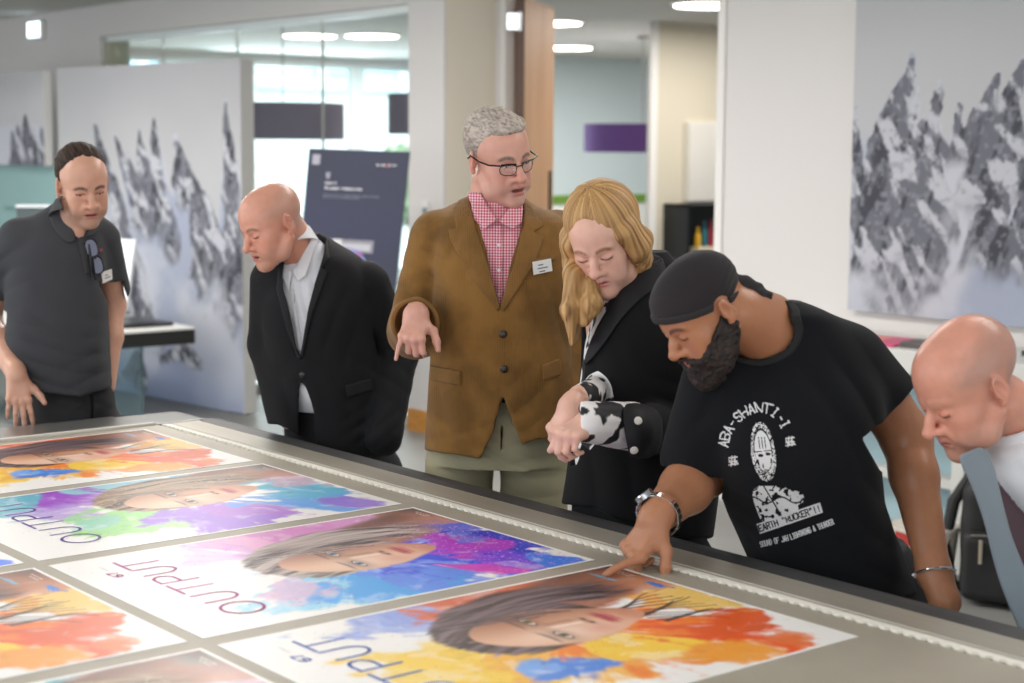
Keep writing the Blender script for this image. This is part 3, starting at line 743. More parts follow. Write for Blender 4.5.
def man_corduroy():
    D = 4.12; hp = px(498, 470, D+.03); p = Person((hp[0], hp[1], 0), 'tall grey-haired man in glasses and a brown corduroy jacket, pointing down at the prints')
    H = px(499, 156, D-.04); R = headR(34, 14, -10); sc = .905
    h = dict(w=.95, jw=.93, eye=.0036, mouth=.006, browd=1.1, brow=.001, flat=1, chin=.003, nose=1.1, red='d0786a', cheek=0)
    base = 'd6a18e'; neck = px(490, 208, D+.01)
    shR = px(435, 235, D+.02); shL = px(561, 235, D+.06); elR = px(415, 332, D+.05); wrR = px(416, 316, D-.2)
    S = Sdf(); add_head(S, H, R, sc, h); core(S, neck, px(494, 180, D), shL, shR, px(498, 430, D+.03), .048)
    S.cone(px(493, 185, D), px(493, 222, D-.01), .05, .053, .02)
    elL = px(583, 330, D+.12); wrL = px(562, 402, D-.05)
    S.chain([shR, elR, wrR], (.045, .04, .03), .02); S.chain([shL, elL, wrL], (.045, .04, .03), .02)
    add_hand(S, wrR, (-.1, -.62, -.62), (-.1, -.62, .75), True, .78, [(52, 60, 35), (60, 66, 35), (60, 66, 35), (24, 8, 4)], 1.3, thumb=((.85, .35, -.3), (.35, .85, -.45), (.25, .85, -.5)))
    body = p.body(S, .0024, lambda V: head_cols(V, H, R, sc, base, h, stub=('b09a90', .25), lips='b2665e', brow='6e6055', flush=.8), SKIN('cord', base))
    eyes(body, H, R, sc, p.base, '4a5058', look=(-.35, -.1))
    G = Sdf(); G.frame(H, R, sc); G.k = .01
    G.ell((0, -.024, .043), (.0785, .0985, .0865)); G.ell((0, .035, .094), (.055, .048, .022), .02)
    G.ell((0, .1, .012), (.06, .06, .066), .016, 's'); G.half((0, 0, -.005), nrm((0, .35, -1)), .01)
    for s in (-1, 1): G.ell((s*.085, .055, -.0), (.04, .052, .062), .01, 's'); G.ell((s*.084, -.012, -.016), (.018, .024, .036), .005, 's')
    G.disp(lambda q: (.003*vnoise(q*v3(120, 70, 120))+.002*vnoise(q*v3(260, 120, 260)))*sst(.04, .1, q[..., 2])+.001*vnoise(q*300)); G.frame()
    def hc(V):
        q = ((V-H) @ R)/sc; n = np.clip(vnoise(q*v3(230, 90, 230))*.6+.5+.25*sst(.03, .09, q[:, 2]), 0, 1)[:, None]; sd = sst(.06, .01, q[:, 2])[:, None]*.45; return (np.array(lin('6c645e'))*(1-n)+np.array(lin('c8bcb0'))*n)*(1-sd)+np.array(lin('8e8a84'))*sd
    p.part('hair', G, .0024, mat('hair_matt', ''), cols=hc)
    # glasses
    gl = mat('glasses_frame', '17161a', .3, metal=.3); W = lambda q: H+(np.array(q, float)*sc) @ R.T
    fr = MB()
    for s in (-1, 1):
        pts = [(s*.009, .1, .004), (s*.05, .088, .006), (s*.052, .083, -.012), (s*.045, .088, -.023), (s*.018, .1, -.024), (s*.01, .102, -.014)]
        P_ = smooth_poly([W(q) for q in pts], 2); fr.tube(P_, .0011, 6, closed=True)
        fr.tube([W((s*.009, .1, .004)), W((s*.03, .096, .0065)), W((s*.05, .088, .006))], .0024, 6)
        fr.tube([W((s*.051, .087, .004)), W((s*.076, .07, .006)), W((s*.0815, .03, .006)), W((s*.0815, -.012, .012)), W((s*.079, -.03, .0))], .0022, 6)
    fr.tube([W((-.01, .101, -.001)), W((0, .105, .001)), W((.01, .101, -.001))], .0014, 6)
    g = p.mb('glasses', fr, gl, None, True, 'black half-rim glasses')
    for s in (-1, 1):
        pts = smooth_poly([W(q) for q in [(s*.0095, .1, .004), (s*.05, .0875, .006), (s*.0515, .083, -.012), (s*.045, .088, -.0225), (s*.018, .1, -.0235), (s*.0105, .102, -.014)]], 2)
        b = MB(); n = len(pts); dn = R[:, 1]*.0008; b.add([q-dn for q in pts]+[q+dn for q in pts], [tuple(range(n)), tuple(range(n, 2*n))[::-1]]); p.mb('lens', b, mat('clear_lens', 'ffffff', .03, alpha=.06, spec=.6), g)
    # gingham shirt
    Wt = Sdf(); Wt.k = .02
    Wt.loft(rows([(200, 474, 512, .0, .05), (212, 462, 528, .0, .085), (235, 450, 550, 0, .11), (300, 450, 550, 0, .115), (350, 450, 550, 0, .115), (382, 450, 550, 0, .11), (390, 455, 545, 0, .08)], D))
    gh = bpy.data.materials.new('gingham'); gh.use_nodes = True; nt = gh.node_tree; N = nt.nodes; L = nt.links; bb = N['Principled BSDF']; bb.inputs['Roughness'].default_value = .8
    tc = N.new('ShaderNodeTexCoord'); sx = N.new('ShaderNodeSeparateXYZ'); L.new(tc.outputs['Object'], sx.inputs[0]); outs = []
    for a in ('X', 'Z'):
        m1 = N.new('ShaderNodeMath'); m1.operation = 'MULTIPLY'; m1.inputs[1].default_value = 150; L.new(sx.outputs[a], m1.inputs[0])
        m2 = N.new('ShaderNodeMath'); m2.operation = 'FRACT'; L.new(m1.outputs[0], m2.inputs[0]); m3 = N.new('ShaderNodeMath'); m3.operation = 'GREATER_THAN'; m3.inputs[1].default_value = .5; L.new(m2.outputs[0], m3.inputs[0]); outs.append(m3)
    ad = N.new('ShaderNodeMath'); ad.operation = 'ADD'; L.new(outs[0].outputs[0], ad.inputs[0]); L.new(outs[1].outputs[0], ad.inputs[1])
    cr = N.new('ShaderNodeValToRGB'); dv = N.new('ShaderNodeMath'); dv.operation = 'DIVIDE'; dv.inputs[1].default_value = 2; L.new(ad.outputs[0], dv.inputs[0]); L.new(dv.outputs[0], cr.inputs[0])
    cr.color_ramp.interpolation = 'CONSTANT'; e = cr.color_ramp.elements; e[0].color = lin('e9d3d8')+(1,); e[1].position = .75; e[1].color = lin('bb3f58')+(1,); q = e.new(.3); q.color = lin('d68a98')+(1,)
    L.new(cr.outputs[0], bb.inputs['Base Color']); MATS['gingham'] = gh
    ws = p.part('shirt', Wt, .004, gh, bvh=True, label='pink and white gingham shirt')
    for pl in ([(470, 184), (478, 188), (488, 206), (497, 220), (484, 230), (474, 212), (468, 196)], [(519, 196), (523, 205), (522, 222), (513, 230), (499, 221), (508, 210)]):
        p.part('collar_leaf', patch(Wt, pl, D-.06, .012, .007, depth=.28), .003, gh, ws)
    K = Sdf(); a0 = px(495, 201, D+.0); ax = nrm(v3(.03, -.2, -1))
    K.fn(lambda P: np.maximum(np.abs(np.linalg.norm((P-a0)-((P-a0) @ ax)[..., None]*ax, axis=-1)-.056-((P-a0) @ ax)*.25)-.0035, np.abs((P-a0) @ ax-.02)-.03), [(a0+ax*.02, .11)])
    K.fn(cutter([(486, 240), (489, 212), (498, 222), (507, 212), (514, 240)], D), (), 0, 's'); p.part('collar', K, .003, gh, ws)
    p.part('placket', patch(Wt, [(495, 224), (503, 224), (503, 310), (496, 310)], D-.1, .002, .002), .003, gh, ws)
    for y in (245, 270, 294): button(p, 'shirt', 499, y, .0055, mat('button_white', ''), ws)
    # corduroy jacket
    T = Sdf(); T.k = .012
    T.loft(rows([(196, 470, 524, .05, .06), (206, 448, 538, .04, .09), (216, 433, 562, .03, .115), (235, 429, 571, .02, .135), (280, 430, 574, .0, .14), (330, 431, 571, -.01, .142), (380, 428, 575, 0, .145), (430, 425, 578, 0, .15), (456, 424, 580, 0, .155)], D), n=2.35)
    T.cone(shR+v3(.01, 0, -.01), elR+v3(0, 0, .0), .076, .068, .014); T.cone(elR, px(415, 322, D-.13), .066, .06, .02)
    T.cone(shL+v3(-.01, 0, -.01), elL, .074, .062, .014); T.cone(elL, wrL, .062, .05, .02)
    T.fn(cutter([(470, 180), (474, 200), (484, 240), (497, 302), (501, 306), (512, 260), (522, 226), (524, 195), (500, 170)], D), (), .003, 's')
    T.fn(cutter([(504, 398), (501, 402), (494, 430), (485, 452), (478, 462), (512, 500), (530, 500), (522, 446), (508, 412)], D+.2), (), .004, 's')
    T.fn(cutter([(410, 440), (424, 450), (448, 455), (478, 459), (500, 500), (520, 446), (535, 440), (600, 438), (600, 520), (400, 520)], D+1), (), .004, 's')
    cuffc = px(415, 324, D-.19); T.half(px(415, 322, D-.19), (0, -1, -.06)) if False else None
    T.cone(px(414, 320, D-.3), px(415, 322, D-.155), .05, .05, .003, 's')
    T.disp(folds([(px(414, 275, D-.05), .1, (.3, 0, 1), .05, .006), (px(440, 300, D-.1), .13, (1, 0, .25), .07, .004), (px(500, 405, D-.1), .13, (.5, 0, -1), .06, .003), (px(565, 320, D-.1), .12, (1, 0, .3), .06, .005), (px(450, 415, D-.1), .12, (1, 0, .15), .08, .004), (px(450, 245, D-.1), .1, (1, 0, -.5), .06, .003)]))
    T.disp(drape(6, .003, (1, 1, .4), 9))
    cord = mat('corduroy', '8a6432', .85, spec=.2, sheen=.12, mix=('6d4e26', 9, 3, .4, .65), wave=(55, .25, 'X'), bump=(200, .1, 2)); jk = p.part('jacket', T, .004, cord, bvh=True, label='brown corduroy jacket')
    lap = mat('corduroy_lapel', '866133', .8, spec=.2, sheen=.12, mix=('73542a', 12, 3, .4, .65), wave=(55, .25, 'X'))
    p.part('lapel', patch(T, [(468, 190), (463, 194), (453, 207), (456, 228), (448, 229), (450, 240), (470, 275), (498, 312), (500, 306), (487, 262), (475, 222)], D-.06, .003, .003), .003, lap, jk)
    p.part('lapel', patch(T, [(524, 200), (529, 203), (544, 226), (534, 232), (544, 238), (536, 262), (503, 313), (500, 306), (514, 264), (523, 226)], D-.06, .003, .003), .003, lap, jk)
    p.part('pocket_flap', patch(T, [(430, 365), (461, 371), (461, 386), (430, 380)], D-.1, .003, .003, 0), .003, lap, jk)
    p.part('pocket_flap', patch(T, [(542, 365), (560, 358), (562, 374), (543, 381)], D-.1, .003, .003, 0), .003, lap, jk)
    p.part('breast_pocket', patch(T, [(534, 259), (557, 254), (557, 260), (535, 265)], D-.1, .003, .0025, 0), .003, lap, jk)
    for x, y in ((503, 334), (504, 369)): button(p, 'jacket', x, y, .0095, mat('button_brown', '2c1d12', .3), jk)
    badge(p, 'jacket', [(532, 262), (550.5, 258.5), (552, 271), (533.5, 275)], jk, D, 3)
    # cuff ring seen from the front
    b = MB(); c0 = px(415, 323, D-.19); R1 = []
    for k in range(28): a = 2*pi*k/28; R1.append(c0+v3(math.cos(a)*.053, -.03*math.sin(a)*.2, math.sin(a)*.056))
    b.tube(R1, .0055, 8, closed=True); p.mb('cuff_edge', b, lap, jk)
    J = Sdf(); J.k = .02
    J.loft(rows([(395, 445, 560, .03, .11), (425, 432, 564, .03, .125), (462, 430, 563, .03, .13)], D)); 
    for a, x2 in ((460, 452), (534, 540)):
        q = px(a, 462, D+.03); J.chain([q, px(a-1, 520, D+.03), v3(px(x2, 520, D)[0], hp[1], .45), v3(px(x2, 520, D)[0], hp[1], .09)], (.088, .085, .072, .062), .015)
    J.disp(folds([(px(500, 440, D-.08), .09, (.5, 0, 1), .03, .004), (px(470, 490, D-.08), .1, (.25, 0, 1), .05, .004), (px(535, 480, D-.08), .1, (-.3, 0, 1), .05, .004)])); J.disp(drape(8, .003, (1, 1, .5), 3))
    J.fn(cutter([(501.5, 425), (503, 425), (501.5, 452), (500, 452)], D-.04), (), .004, 's')
    p.part('trousers', J, .004, mat('khaki', 'aca487', .85, spec=.2, mix=('9a957a', 6, 2, .4, .65), bump=(350, .12, 2)), label='khaki trousers')
    shoes(p, (hp[0], hp[1]), .1, mat('shoe_brown', '3a2416', .35))

def woman():
    D = 3.68; hp = px(640, 480, D+.05); p = Person((hp[0], hp[1], 0), 'blonde woman in a black blazer over a black and white patterned blouse, hands clasped')
    H = px(603, 239, D-.07); R = headR(-20, 30, -9); sc = .875
    h = dict(w=.96, jw=.86, browd=.95, cheek=.003, nose=.85, red='d48a7c', chin=-.001)
    base = 'dfb09c'; neck = px(632, 278, D+.0); shL = px(676, 300, D+.03); shR = px(597, 300, D+.0)
    elL = px(684, 425, D-.0); wrL = px(600, 427, D-.32); elR = px(606, 385, D-.02); wrR = px(580, 397, D-.22)
    S = Sdf(); add_head(S, H, R, sc, h); core(S, neck, px(618, 258, D-.02), shL, shR, px(640, 470, D+.05), .042)
    S.cone(px(615, 260, D-.04), px(630, 292, D-.02), .043, .048, .02)
    S.chain([shL, elL, wrL], (.035, .034, .022), .02); S.chain([shR, elR, wrR], (.035, .03, .022), .02)
    wl = px(590, 421, D-.33)
    S.cone(wrL, wl, .026, .024, .01)
    add_hand(S, wl, (-.72, -.62, -.32), (-.35, -.5, .8), False, .78, [(58, 62, 40), (62, 62, 40), (62, 62, 40), (60, 60, 40)], .8, thumb=((.4, .9, -.35), (.1, .9, -.3), (0, .9, -.3)), wr=.024)
    wr = px(570, 406, D-.27)
    S.cone(wrR, wr, .025, .022, .01)
    add_hand(S, wr, (-.5, -.42, -.8), (-.75, -.5, .5), True, .72, [(30, 35, 25), (34, 38, 25), (38, 40, 25), (42, 42, 25)], .7, thumb=((.5, .8, -.4), (.2, .9, -.3), (.1, .9, -.3)), wr=.022)
    body = p.body(S, .0024, lambda V: head_cols(V, H, R, sc, base, h, lips='bb6668', brow='8a6244', flush=.55), SKIN('woman', base))
    # long blonde hair: crown, side curtain falling in front of her right shoulder, shorter sweep behind the left ear
    G = Sdf(); G.frame(H, R, sc); G.k = .015
    G.ell((0, -.026, .05), (.09, .104, .09))
    G.ell((0, .108, -.004), (.066, .072, .092), .012, 's'); G.ell((.002, .106, .05), (.04, .06, .055), .014, 's'); G.ell((0, .07, -.09), (.058, .07, .06), .014, 's')
    G.ell((.004, .1, .078), (.034, .04, .04), .012, 's')
    G.frame()
    loc = lambda *q: H+(v3(*q)*sc) @ R.T
    # person's right = image left: curtain
    for a in (0, 1, 2, 3, 4):
        t = a/4; top = loc(.068+.012*t, .045-.05*t, .02); G.chain([top, loc(.083, .03-.06*t, -.04), px(573+4*t, 275, D-.1+.05*t), px(570+6*t, 310, D-.12+.06*t), px(572+3.5*t, 343-4*t, D-.13+.06*t)], (.02, .02, .018, .018, .006), .014)
    for a in (0, 1, 2): t = a/2; G.chain([px(588+3*t, 283, D-.1), px(588+5*t, 305, D-.12), px(583+3*t, 322, D-.12)], (.014, .017, .006), .014)
    for a in (0, 1, 2, 3): t = a/3; G.chain([loc(-.074, .04-.05*t, .03), loc(-.086, .02-.055*t, -.03), px(639+3*t, 262-2*t, D-.06+.04*t), px(630+7*t, 281-10*t, D-.05+.05*t)], (.018, .02, .019, .008), .014)
    G.cone(loc(0, -.09, .02), px(640, 262, D+.03), .06, .03, .03)
    def strands(P):
        q = ((P-H) @ R)/sc; r = np.arctan2(q[..., 0], q[..., 1]+.02)
        low = sst(.0, -.1, q[..., 2]); a = vnoise(np.stack([r*14, q[..., 2]*6, q[..., 1]*3], -1)); b = vnoise(P*v3(230, 160, 14))
        return .0018*a+.0016*vnoise(np.stack([r*32, q[..., 2]*9, q[..., 1]*8], -1))*(1-low)+.002*b*low
    G.disp(strands)
    def hc(V):
        q = ((V-H) @ R)/sc; r = np.arctan2(q[:, 0], q[:, 1]+.02); n = (.5+.5*vnoise(np.stack([r*30, q[:, 2]*6, q[:, 1]*4], -1)))*(1-.0)
        n2 = .5+.5*vnoise(V*v3(260, 180, 12)); low = sst(.0, -.1, q[:, 2]); n = np.clip(n*(1-low)+n2*low, 0, 1)[:, None]
        return np.array(lin('6e4518'))*(1-n)+np.array(lin('dcb074'))*n
    p.part('hair', G, .0027, mat('hair_blonde', 'd0a060', .58, attr=True, spec=.5, bump=(140, .25, 3)), cols=hc, keep=.01)
    # blouse
    B = Sdf(); B.k = .02
    B.loft(rows([(268, 622, 648, .0, .05), (282, 606, 650, .0, .07), (300, 598, 655, -.01, .09), (330, 588, 668, -.01, .108), (380, 580, 690, -.01, .12), (440, 573, 695, 0, .12), (468, 574, 690, 0.01, .11)], D))
    B.cone(elL*.35+wrL*.65, px(585, 422, D-.335), .052, .042, .012); B.cone(elR, px(583, 397, D-.215), .032, .029, .012); B.half(px(580, 422, D-.34), (-1, -.05, .0), .003, 'cx')
    B.disp(folds([(px(600, 430, D-.3), .07, (.3, 0, 1), .025, .003)]))
    def anim(V):
        n = fbm(V*v3(38, 38, 38)+4, 2); m = sst(.1, .17, n); w = sst(.26, .32, n)*sst(.42, .36, n)
        return np.array(lin('e9e7e6'))*(1-m)[:, None]+np.array(lin('16161a'))*m[:, None]
    bm_ = mat('blouse_print', 'ffffff', .65, attr=True, bump=(300, .06, 2)); bl = p.part('blouse', B, .0028, bm_, cols=anim, bvh=True, label='white blouse with black animal print')
    # blazer
    T = Sdf(); T.k = .012
    T.loft(rows([(250, 640, 668, .05, .045), (262, 620, 676, .04, .08), (276, 606, 688, .03, .105), (296, 592, 702, .02, .125), (330, 584, 712, .0, .14), (380, 578, 716, 0, .142), (430, 572, 718, .01, .145), (480, 566, 720, .02, .155), (520, 560, 716, .03, .165), (545, 560, 712, .03, .165)], D), n=2.25)
    T.cone(shL+v3(-.005, 0, -.01), elL, .072, .062, .014); T.cone(elL, px(628, 432, D-.27), .06, .054, .02)
    T.cone(shR+v3(.015, 0, -.01), elR, .055, .045, .014)
    T.fn(cutter([(640, 262), (614, 300), (598, 325), (586, 350), (581, 400), (580, 440), (578, 464), (570, 466), (560, 420), (560, 280), (600, 255)], D-.02, 1), (), .003, 's')
    T.fn(cutter([(540, 498), (558, 503), (585, 507), (620, 520), (660, 535), (706, 541), (740, 530), (740, 600), (540, 600)], D+1, 1), (), .004, 's')
    T.fn(cutter([(500, 400), (622, 395), (630, 462), (500, 470)], D-.22), (), .002, 's')
    T.disp(folds([(px(672, 400, D-.06), .09, (.4, 0, 1), .035, .006), (px(690, 350, D), .1, (1, 0, .3), .05, .004), (px(620, 340, D-.1), .12, (1, 0, .35), .06, .003), (px(620, 480, D-.1), .15, (1, 0, .1), .07, .004), (px(645, 430, D-.25), .06, (1, 0, .2), .03, .004)]))
    T.disp(drape(7, .003, (1, 1, .4), 12))
    blz = mat('blazer_black', '101012', .85, spec=.22, sheen=.04, bump=(400, .15, 2)); jk = p.part('blazer', T, .004, blz, bvh=True)
    lap = mat('blazer_lapel', '19191c', .65, spec=.35, bump=(400, .1, 2))
    p.part('lapel', patch(T, [(650, 250), (668, 262), (660, 285), (640, 300), (622, 318), (604, 345), (590, 362), (582, 366), (592, 335), (612, 300), (636, 268)], D-.06, .004, .003, 1, depth=.3), .003, lap, jk)
    p.part('rolled_cuff', patch(T, [(622, 404), (640, 402), (662, 412), (663, 440), (655, 458), (630, 460), (624, 430)], D-.2, .003, .004, 1, depth=.34), .003, lap, jk, bvh=True)
    for x, y in ((638, 421), (634, 450)): button(p, 'rolled_cuff', x, y, .0085, mat('button_pearl', 'e6e2da', .15), jk)
    badge(p, 'blazer', [(604, 308), (610, 306), (614, 318), (608, 324)], jk, D, 1)
    # patterned shirt cuff turned back over the sleeve
    J = Sdf(); J.k = .03
    J.loft(rows([(440, 580, 700, .03, .12), (500, 572, 704, .04, .135), (550, 572, 704, .04, .14)], D)); legs(J, (hp[0], hp[1]), D, .1, (.1, .08, .06), hz=.72)
    p.part('trousers', J, .006, mat('suit_trousers', '')); shoes(p, hp)

FONT = {'A': '0,0 2,6 4,0|1,2 3,2', 'B': '0,0 0,6 3,6 4,5 4,4 3,3 0,3|3,3 4,2 4,1 3,0 0,0', 'C': '4,5 3,6 1,6 0,5 0,1 1,0 3,0 4,1', 'D': '0,0 0,6 2,6 4,4 4,2 2,0 0,0', 'E': '4,0 0,0 0,6 4,6|0,3 3,3', 'F': '0,0 0,6 4,6|0,3 3,3',
        'G': '4,5 3,6 1,6 0,5 0,1 1,0 3,0 4,1 4,3 2,3', 'H': '0,0 0,6|4,0 4,6|0,3 4,3', 'I': '2,0 2,6|1,0 3,0|1,6 3,6', 'J': '4,6 4,1 3,0 1,0 0,1', 'K': '0,0 0,6|4,6 0,3 4,0', 'L': '0,6 0,0 4,0', 'M': '0,0 0,6 2,3 4,6 4,0',
        'N': '0,0 0,6 4,0 4,6', 'O': '1,0 0,1 0,5 1,6 3,6 4,5 4,1 3,0 1,0', 'P': '0,0 0,6 3,6 4,5 4,4 3,3 0,3', 'Q': '1,0 0,1 0,5 1,6 3,6 4,5 4,1 3,0 1,0|2.5,1.5 4,0', 'R': '0,0 0,6 3,6 4,5 4,4 3,3 0,3|2,3 4,0', 'S': '0,1 1,0 3,0 4,1 4,2 3,3 1,3 0,4 0,5 1,6 3,6 4,5',
        'T': '2,0 2,6|0,6 4,6', 'U': '0,6 0,1 1,0 3,0 4,1 4,6', 'V': '0,6 2,0 4,6', 'W': '0,6 1,0 2,4 3,0 4,6', 'Y': '0,6 2,3 4,6|2,3 2,0', '-': '1,3 3,3', '~': '0,3 1,4 3,2 4,3', '&': '4,0 1,5 2,6 3,5 0,2 0,1 1,0 2,0 4,3', '!': '2,6 2,2|2,.6 2,0', '"': '1,6 1,4.4|3,6 3,4.4',
        '0': '1,0 0,1 0,5 1,6 3,6 4,5 4,1 3,0 1,0', '5': '0,0 3,0 4,1 4,3 3,4 0,4 0,6 4,6', '6': '3,6 0,4 0,1 1,0 3,0 4,1 4,2 3,3 0,3', '7': '0,6 4,6 2,0', ',': '2,1 1,-1', '.': '2,0 2,.5', ' ': '',
        'a': '4,4 4,0|4,3 3,4 1,4 0,3 0,1 1,0 3,0 4,1', 'c': '4,3.4 3,4 1,4 0,3 0,1 1,0 3,0 4,.6', 'd': '4,6 4,0|4,3 3,4 1,4 0,3 0,1 1,0 3,0 4,1', 'e': '0,2 4,2 4,3 3,4 1,4 0,3 0,1 1,0 3.6,0', 'f': '1,0 1,5 2,6 3,6|0,4 3,4', 'h': '0,0 0,6|0,3 1,4 3,4 4,3 4,0', 'i': '2,0 2,4|2,5.4 2,6', 'l': '2,0 2,6', 'm': '0,0 0,4|0,3.5 1,4 2,3.5 2,0|2,3.5 3,4 4,3.5 4,0', 'n': '0,0 0,4|0,3 1,4 3,4 4,3 4,0', 'o': '1,0 0,1 0,3 1,4 3,4 4,3 4,1 3,0 1,0',
        'p': '0,-2 0,4|0,3 1,4 3,4 4,3 4,1 3,0 1,0 0,1', 'q': '4,-2 4,4|4,3 3,4 1,4 0,3 0,1 1,0 3,0 4,1', 'r': '0,0 0,4|0,3 1,4 3,4', 's': '0,.5 1,0 3,0 4,1 3,2 1,2 0,3 1,4 3.6,4', 't': '1.5,6 1.5,1 2.4,0 3.4,0|0,4 3.4,4', 'b': '0,0 0,6|0,3 1,4 3,4 4,3 4,1 3,0 1,0 0,1', 'y': '0,4 2,0|4,4 1,-2', 'u': '0,4 0,1 1,0 3,0 4,1 4,4|4,1 4,0', 'g': '4,4 4,-1 3,-2 1,-2|4,3 3,4 1,4 0,3 0,1 1,0 3,0 4,1', 'w': '0,4 1,0 2,3 3,0 4,4', 'v': '0,4 2,0 4,4', 'k': '0,0 0,6|3.6,4 0,1.6 4,0'}
def strokes(text, adv=5.4):
    out = []
    for i, ch in enumerate(text):
        g = FONT.get(ch) or FONT.get(ch.upper()) or ''
        for st in g.split('|'):
            if not st.strip(): continue
            P = [tuple(map(float, q.split(','))) for q in st.split()]
            out += [((a[0]+i*adv, a[1]), (b[0]+i*adv, b[1])) for a, b in zip(P, P[1:])]
    return out
def segfield(segs, X, Y):
    d = np.full(X.shape, 1e9)
    for (ax, ay), (bx, by) in segs:
        ex, ey = bx-ax, by-ay; t = np.clip(((X-ax)*ex+(Y-ay)*ey)/(ex*ex+ey*ey+1e-9), 0, 1); d = np.minimum(d, (X-ax-ex*t)**2+(Y-ay-ey*t)**2)
    return np.sqrt(d)

def man_tee():
    D = 3.22; hp = px(850, 560, D+.14); p = Person((hp[0], hp[1], 0), 'bearded man in a black printed T-shirt and black head wrap, touching a print')
    H = px(701, 311, D-.09); R = headR(-64, 38, -2); sc = .86
    h = dict(w=1.0, jw=1.08, browd=.8, cheek=.003, nose=1.0, red='bb6a52', chin=.004)
    base = 'b07a5a'; neck = px(768, 322, D+.02)
    shR = px(714, 382, D+.0); shL = px(858, 366, D+.06); elR = px(704, 470, D+.08); wrR = px(655, 519, D-.13)
    elL = px(906, 436, D+.1); wrL = px(934, 572, D-.06)
    S = Sdf(); add_head(S, H, R, sc, h); core(S, neck, px(738, 312, D-.05), shL, shR, px(850, 540, D+.12), .058)
    S.cone(px(730, 312, D-.07), px(768, 338, D+.0), .054, .06, .02)
    S.chain([shR, elR, elR*.62+wrR*.38, wrR], (.056, .053, .05, .032), .02)
    S.chain([shL, elL, elL*.7+wrL*.3, wrL, px(945, 602, D-.1)], (.058, .05, .046, .031, .031), .02)
    tip = W2V(onz(607, 574.5, .905)); kn = px(633, 546, D-.2); yd = nrm(v3(-.5, -.3, -.7))
    add_hand(S, wrR, yd, (-.45, -.4, .8), True, .9, [(14, 8, 4), (62, 60, 30), (66, 66, 30), (66, 64, 30)], .6, thumb=((.75, .6, -.5), (.35, .85, -.35), (.1, .85, -.5)), wr=.034, aim=tip)
    p.tip = tip
    body = p.body(S, .0024, lambda V: head_cols(V, H, R, sc, base, h, lips='b0675c', brow='201612', flush=.45), SKIN('tee', base))
    # beard
    S2 = Sdf(); add_head(S2, H, R, sc, h); B = Sdf(); B.frame(H, R, sc); B.k = .012
    for s in (-1, 1):
        B.cone((s*.068, .012, -.05), (s*.045, .045, -.098), .012, .024, .02); B.cone((s*.045, .045, -.098), (0, .078, -.122), .024, .026, .02); B.cone((s*.003, .106, -.051), (s*.03, .09, -.064), .0045, .006, .006)
    B.cone((0, .07, -.12), (0, .05, -.145), .026, .012, .02)
    B.frame()
    def shell(P):
        q = ((P-H) @ R)/sc; rg = np.maximum(np.maximum(q[..., 2]+.012+.52*q[..., 1]-.1*np.maximum(q[..., 1]-.085, 0), -.022-q[..., 1]), -.16-q[..., 2])*sc
        return -smin(-(S2(P)-.0055), -rg, .006)
    B.fn(shell, [(H+(v3(0, .03, -.08)*sc) @ R.T, .1)], .008); B.frame(H, R, sc)
    B.ell((0, .108, -.068), (.021, .02, .0115), .004, 's')
    for s in (-1, 1): B.ell((s*.088, -.014, -.004), (.022, .026, .034), .004, 's')
    B.disp(lambda q: .003*vnoise(q*160)+.002*vnoise(q*330)); B.frame()
    p.part('beard', B, .0024, mat('beard_hair', '1a1412', .7, mix=('2e221c', 60, 3, .4, .6), bump=(200, .5, 3)))
    # head wrap with a band and two tails
    G = Sdf(); G.frame(H, R, sc); G.k = .01
    G.ell((0, -.02, .041), (.080, .1, .083)); G.ell((0, .03, .038), (.069, .066, .067), .03); G.half((0, .06, .032), nrm((0, .36, -1)), .006)
    for s in (-1, 1): G.ell((s*.083, -.016, -.006), (.02, .027, .037), .006, 's')
    G.disp(folds([((s*.05, -.09, .02), .05, (0, .2, 1), .018, .0025) for s in (-1, 1)])); G.disp(lambda q: .0012*vnoise(q*v3(25, 25, 60))); G.frame()
    wrap = mat('wrap_cloth', '2e2a2c', .88, spec=.15, sheen=.1, bump=(500, .1, 2)); wr_ = p.part('head_wrap', G, .0028, wrap)
    G2 = Sdf(); G2.k = .01; G2.ell((0, -.02, .041), (.080, .1, .083)); G2.ell((0, .03, .038), (.069, .066, .067), .03)
    K = Sdf(); K.frame(H, R, sc); nb = nrm((0, .36, -1)); pb = v3(0, .06, .032)
    K.fn(lambda q: np.maximum(np.abs(G2(q)-.001)-.003, np.abs((q-pb) @ nb+.007)-.0085), [((0, -.012, .03), .125)], 0)
    for s in (-1, 1): K.ell((s*.083, -.016, -.006), (.02, .028, .036), .004, 's')
    K.frame(); p.part('band', K, .0025, mat('wrap_band', '262325', .8), wr_)
    K = Sdf(); K.k = .006; kn_ = H+(v3(0, -.125, .012)*sc) @ R.T
    K.ell(px(735, 282, D-.06), (.014, .014, .018))
    for pts in ([(731, 277), (744, 282), (757, 291), (770, 295)], [(731, 286), (743, 293), (756, 297), (768, 299)]):
        q = [px(x, y, D-.09+.012*i) for i, (x, y) in enumerate(pts)]; K.chain(q, (.008, .013, .015, .006), .006)
    K.disp(lambda P: .002*vnoise(P*v3(60, 60, 160))); p.part('wrap_tail', K, .0025, mat('wrap_band', ''), wr_)
    # T-shirt
    T = Sdf(); T.k = .03
    T.loft(rows([(300, 762, 800, .04, .05), (310, 744, 826, .04, .085), (322, 730, 848, .05, .10), (337, 720, 866, .06, .12), (360, 714, 878, .05, .13), (400, 704, 884, .02, .145), (450, 708, 880, .02, .165), (500, 722, 884, .07, .17), (550, 744, 902, .13, .18), (600, 764, 926, .18, .18)], D), n=2.3)
    T.cone(shR+v3(.012, -.0, -.005), px(700, 458, D+.05), .079, .082, .03); T.cone(shL+v3(-.02, 0, 0), px(897, 425, D+.09), .085, .084, .035)
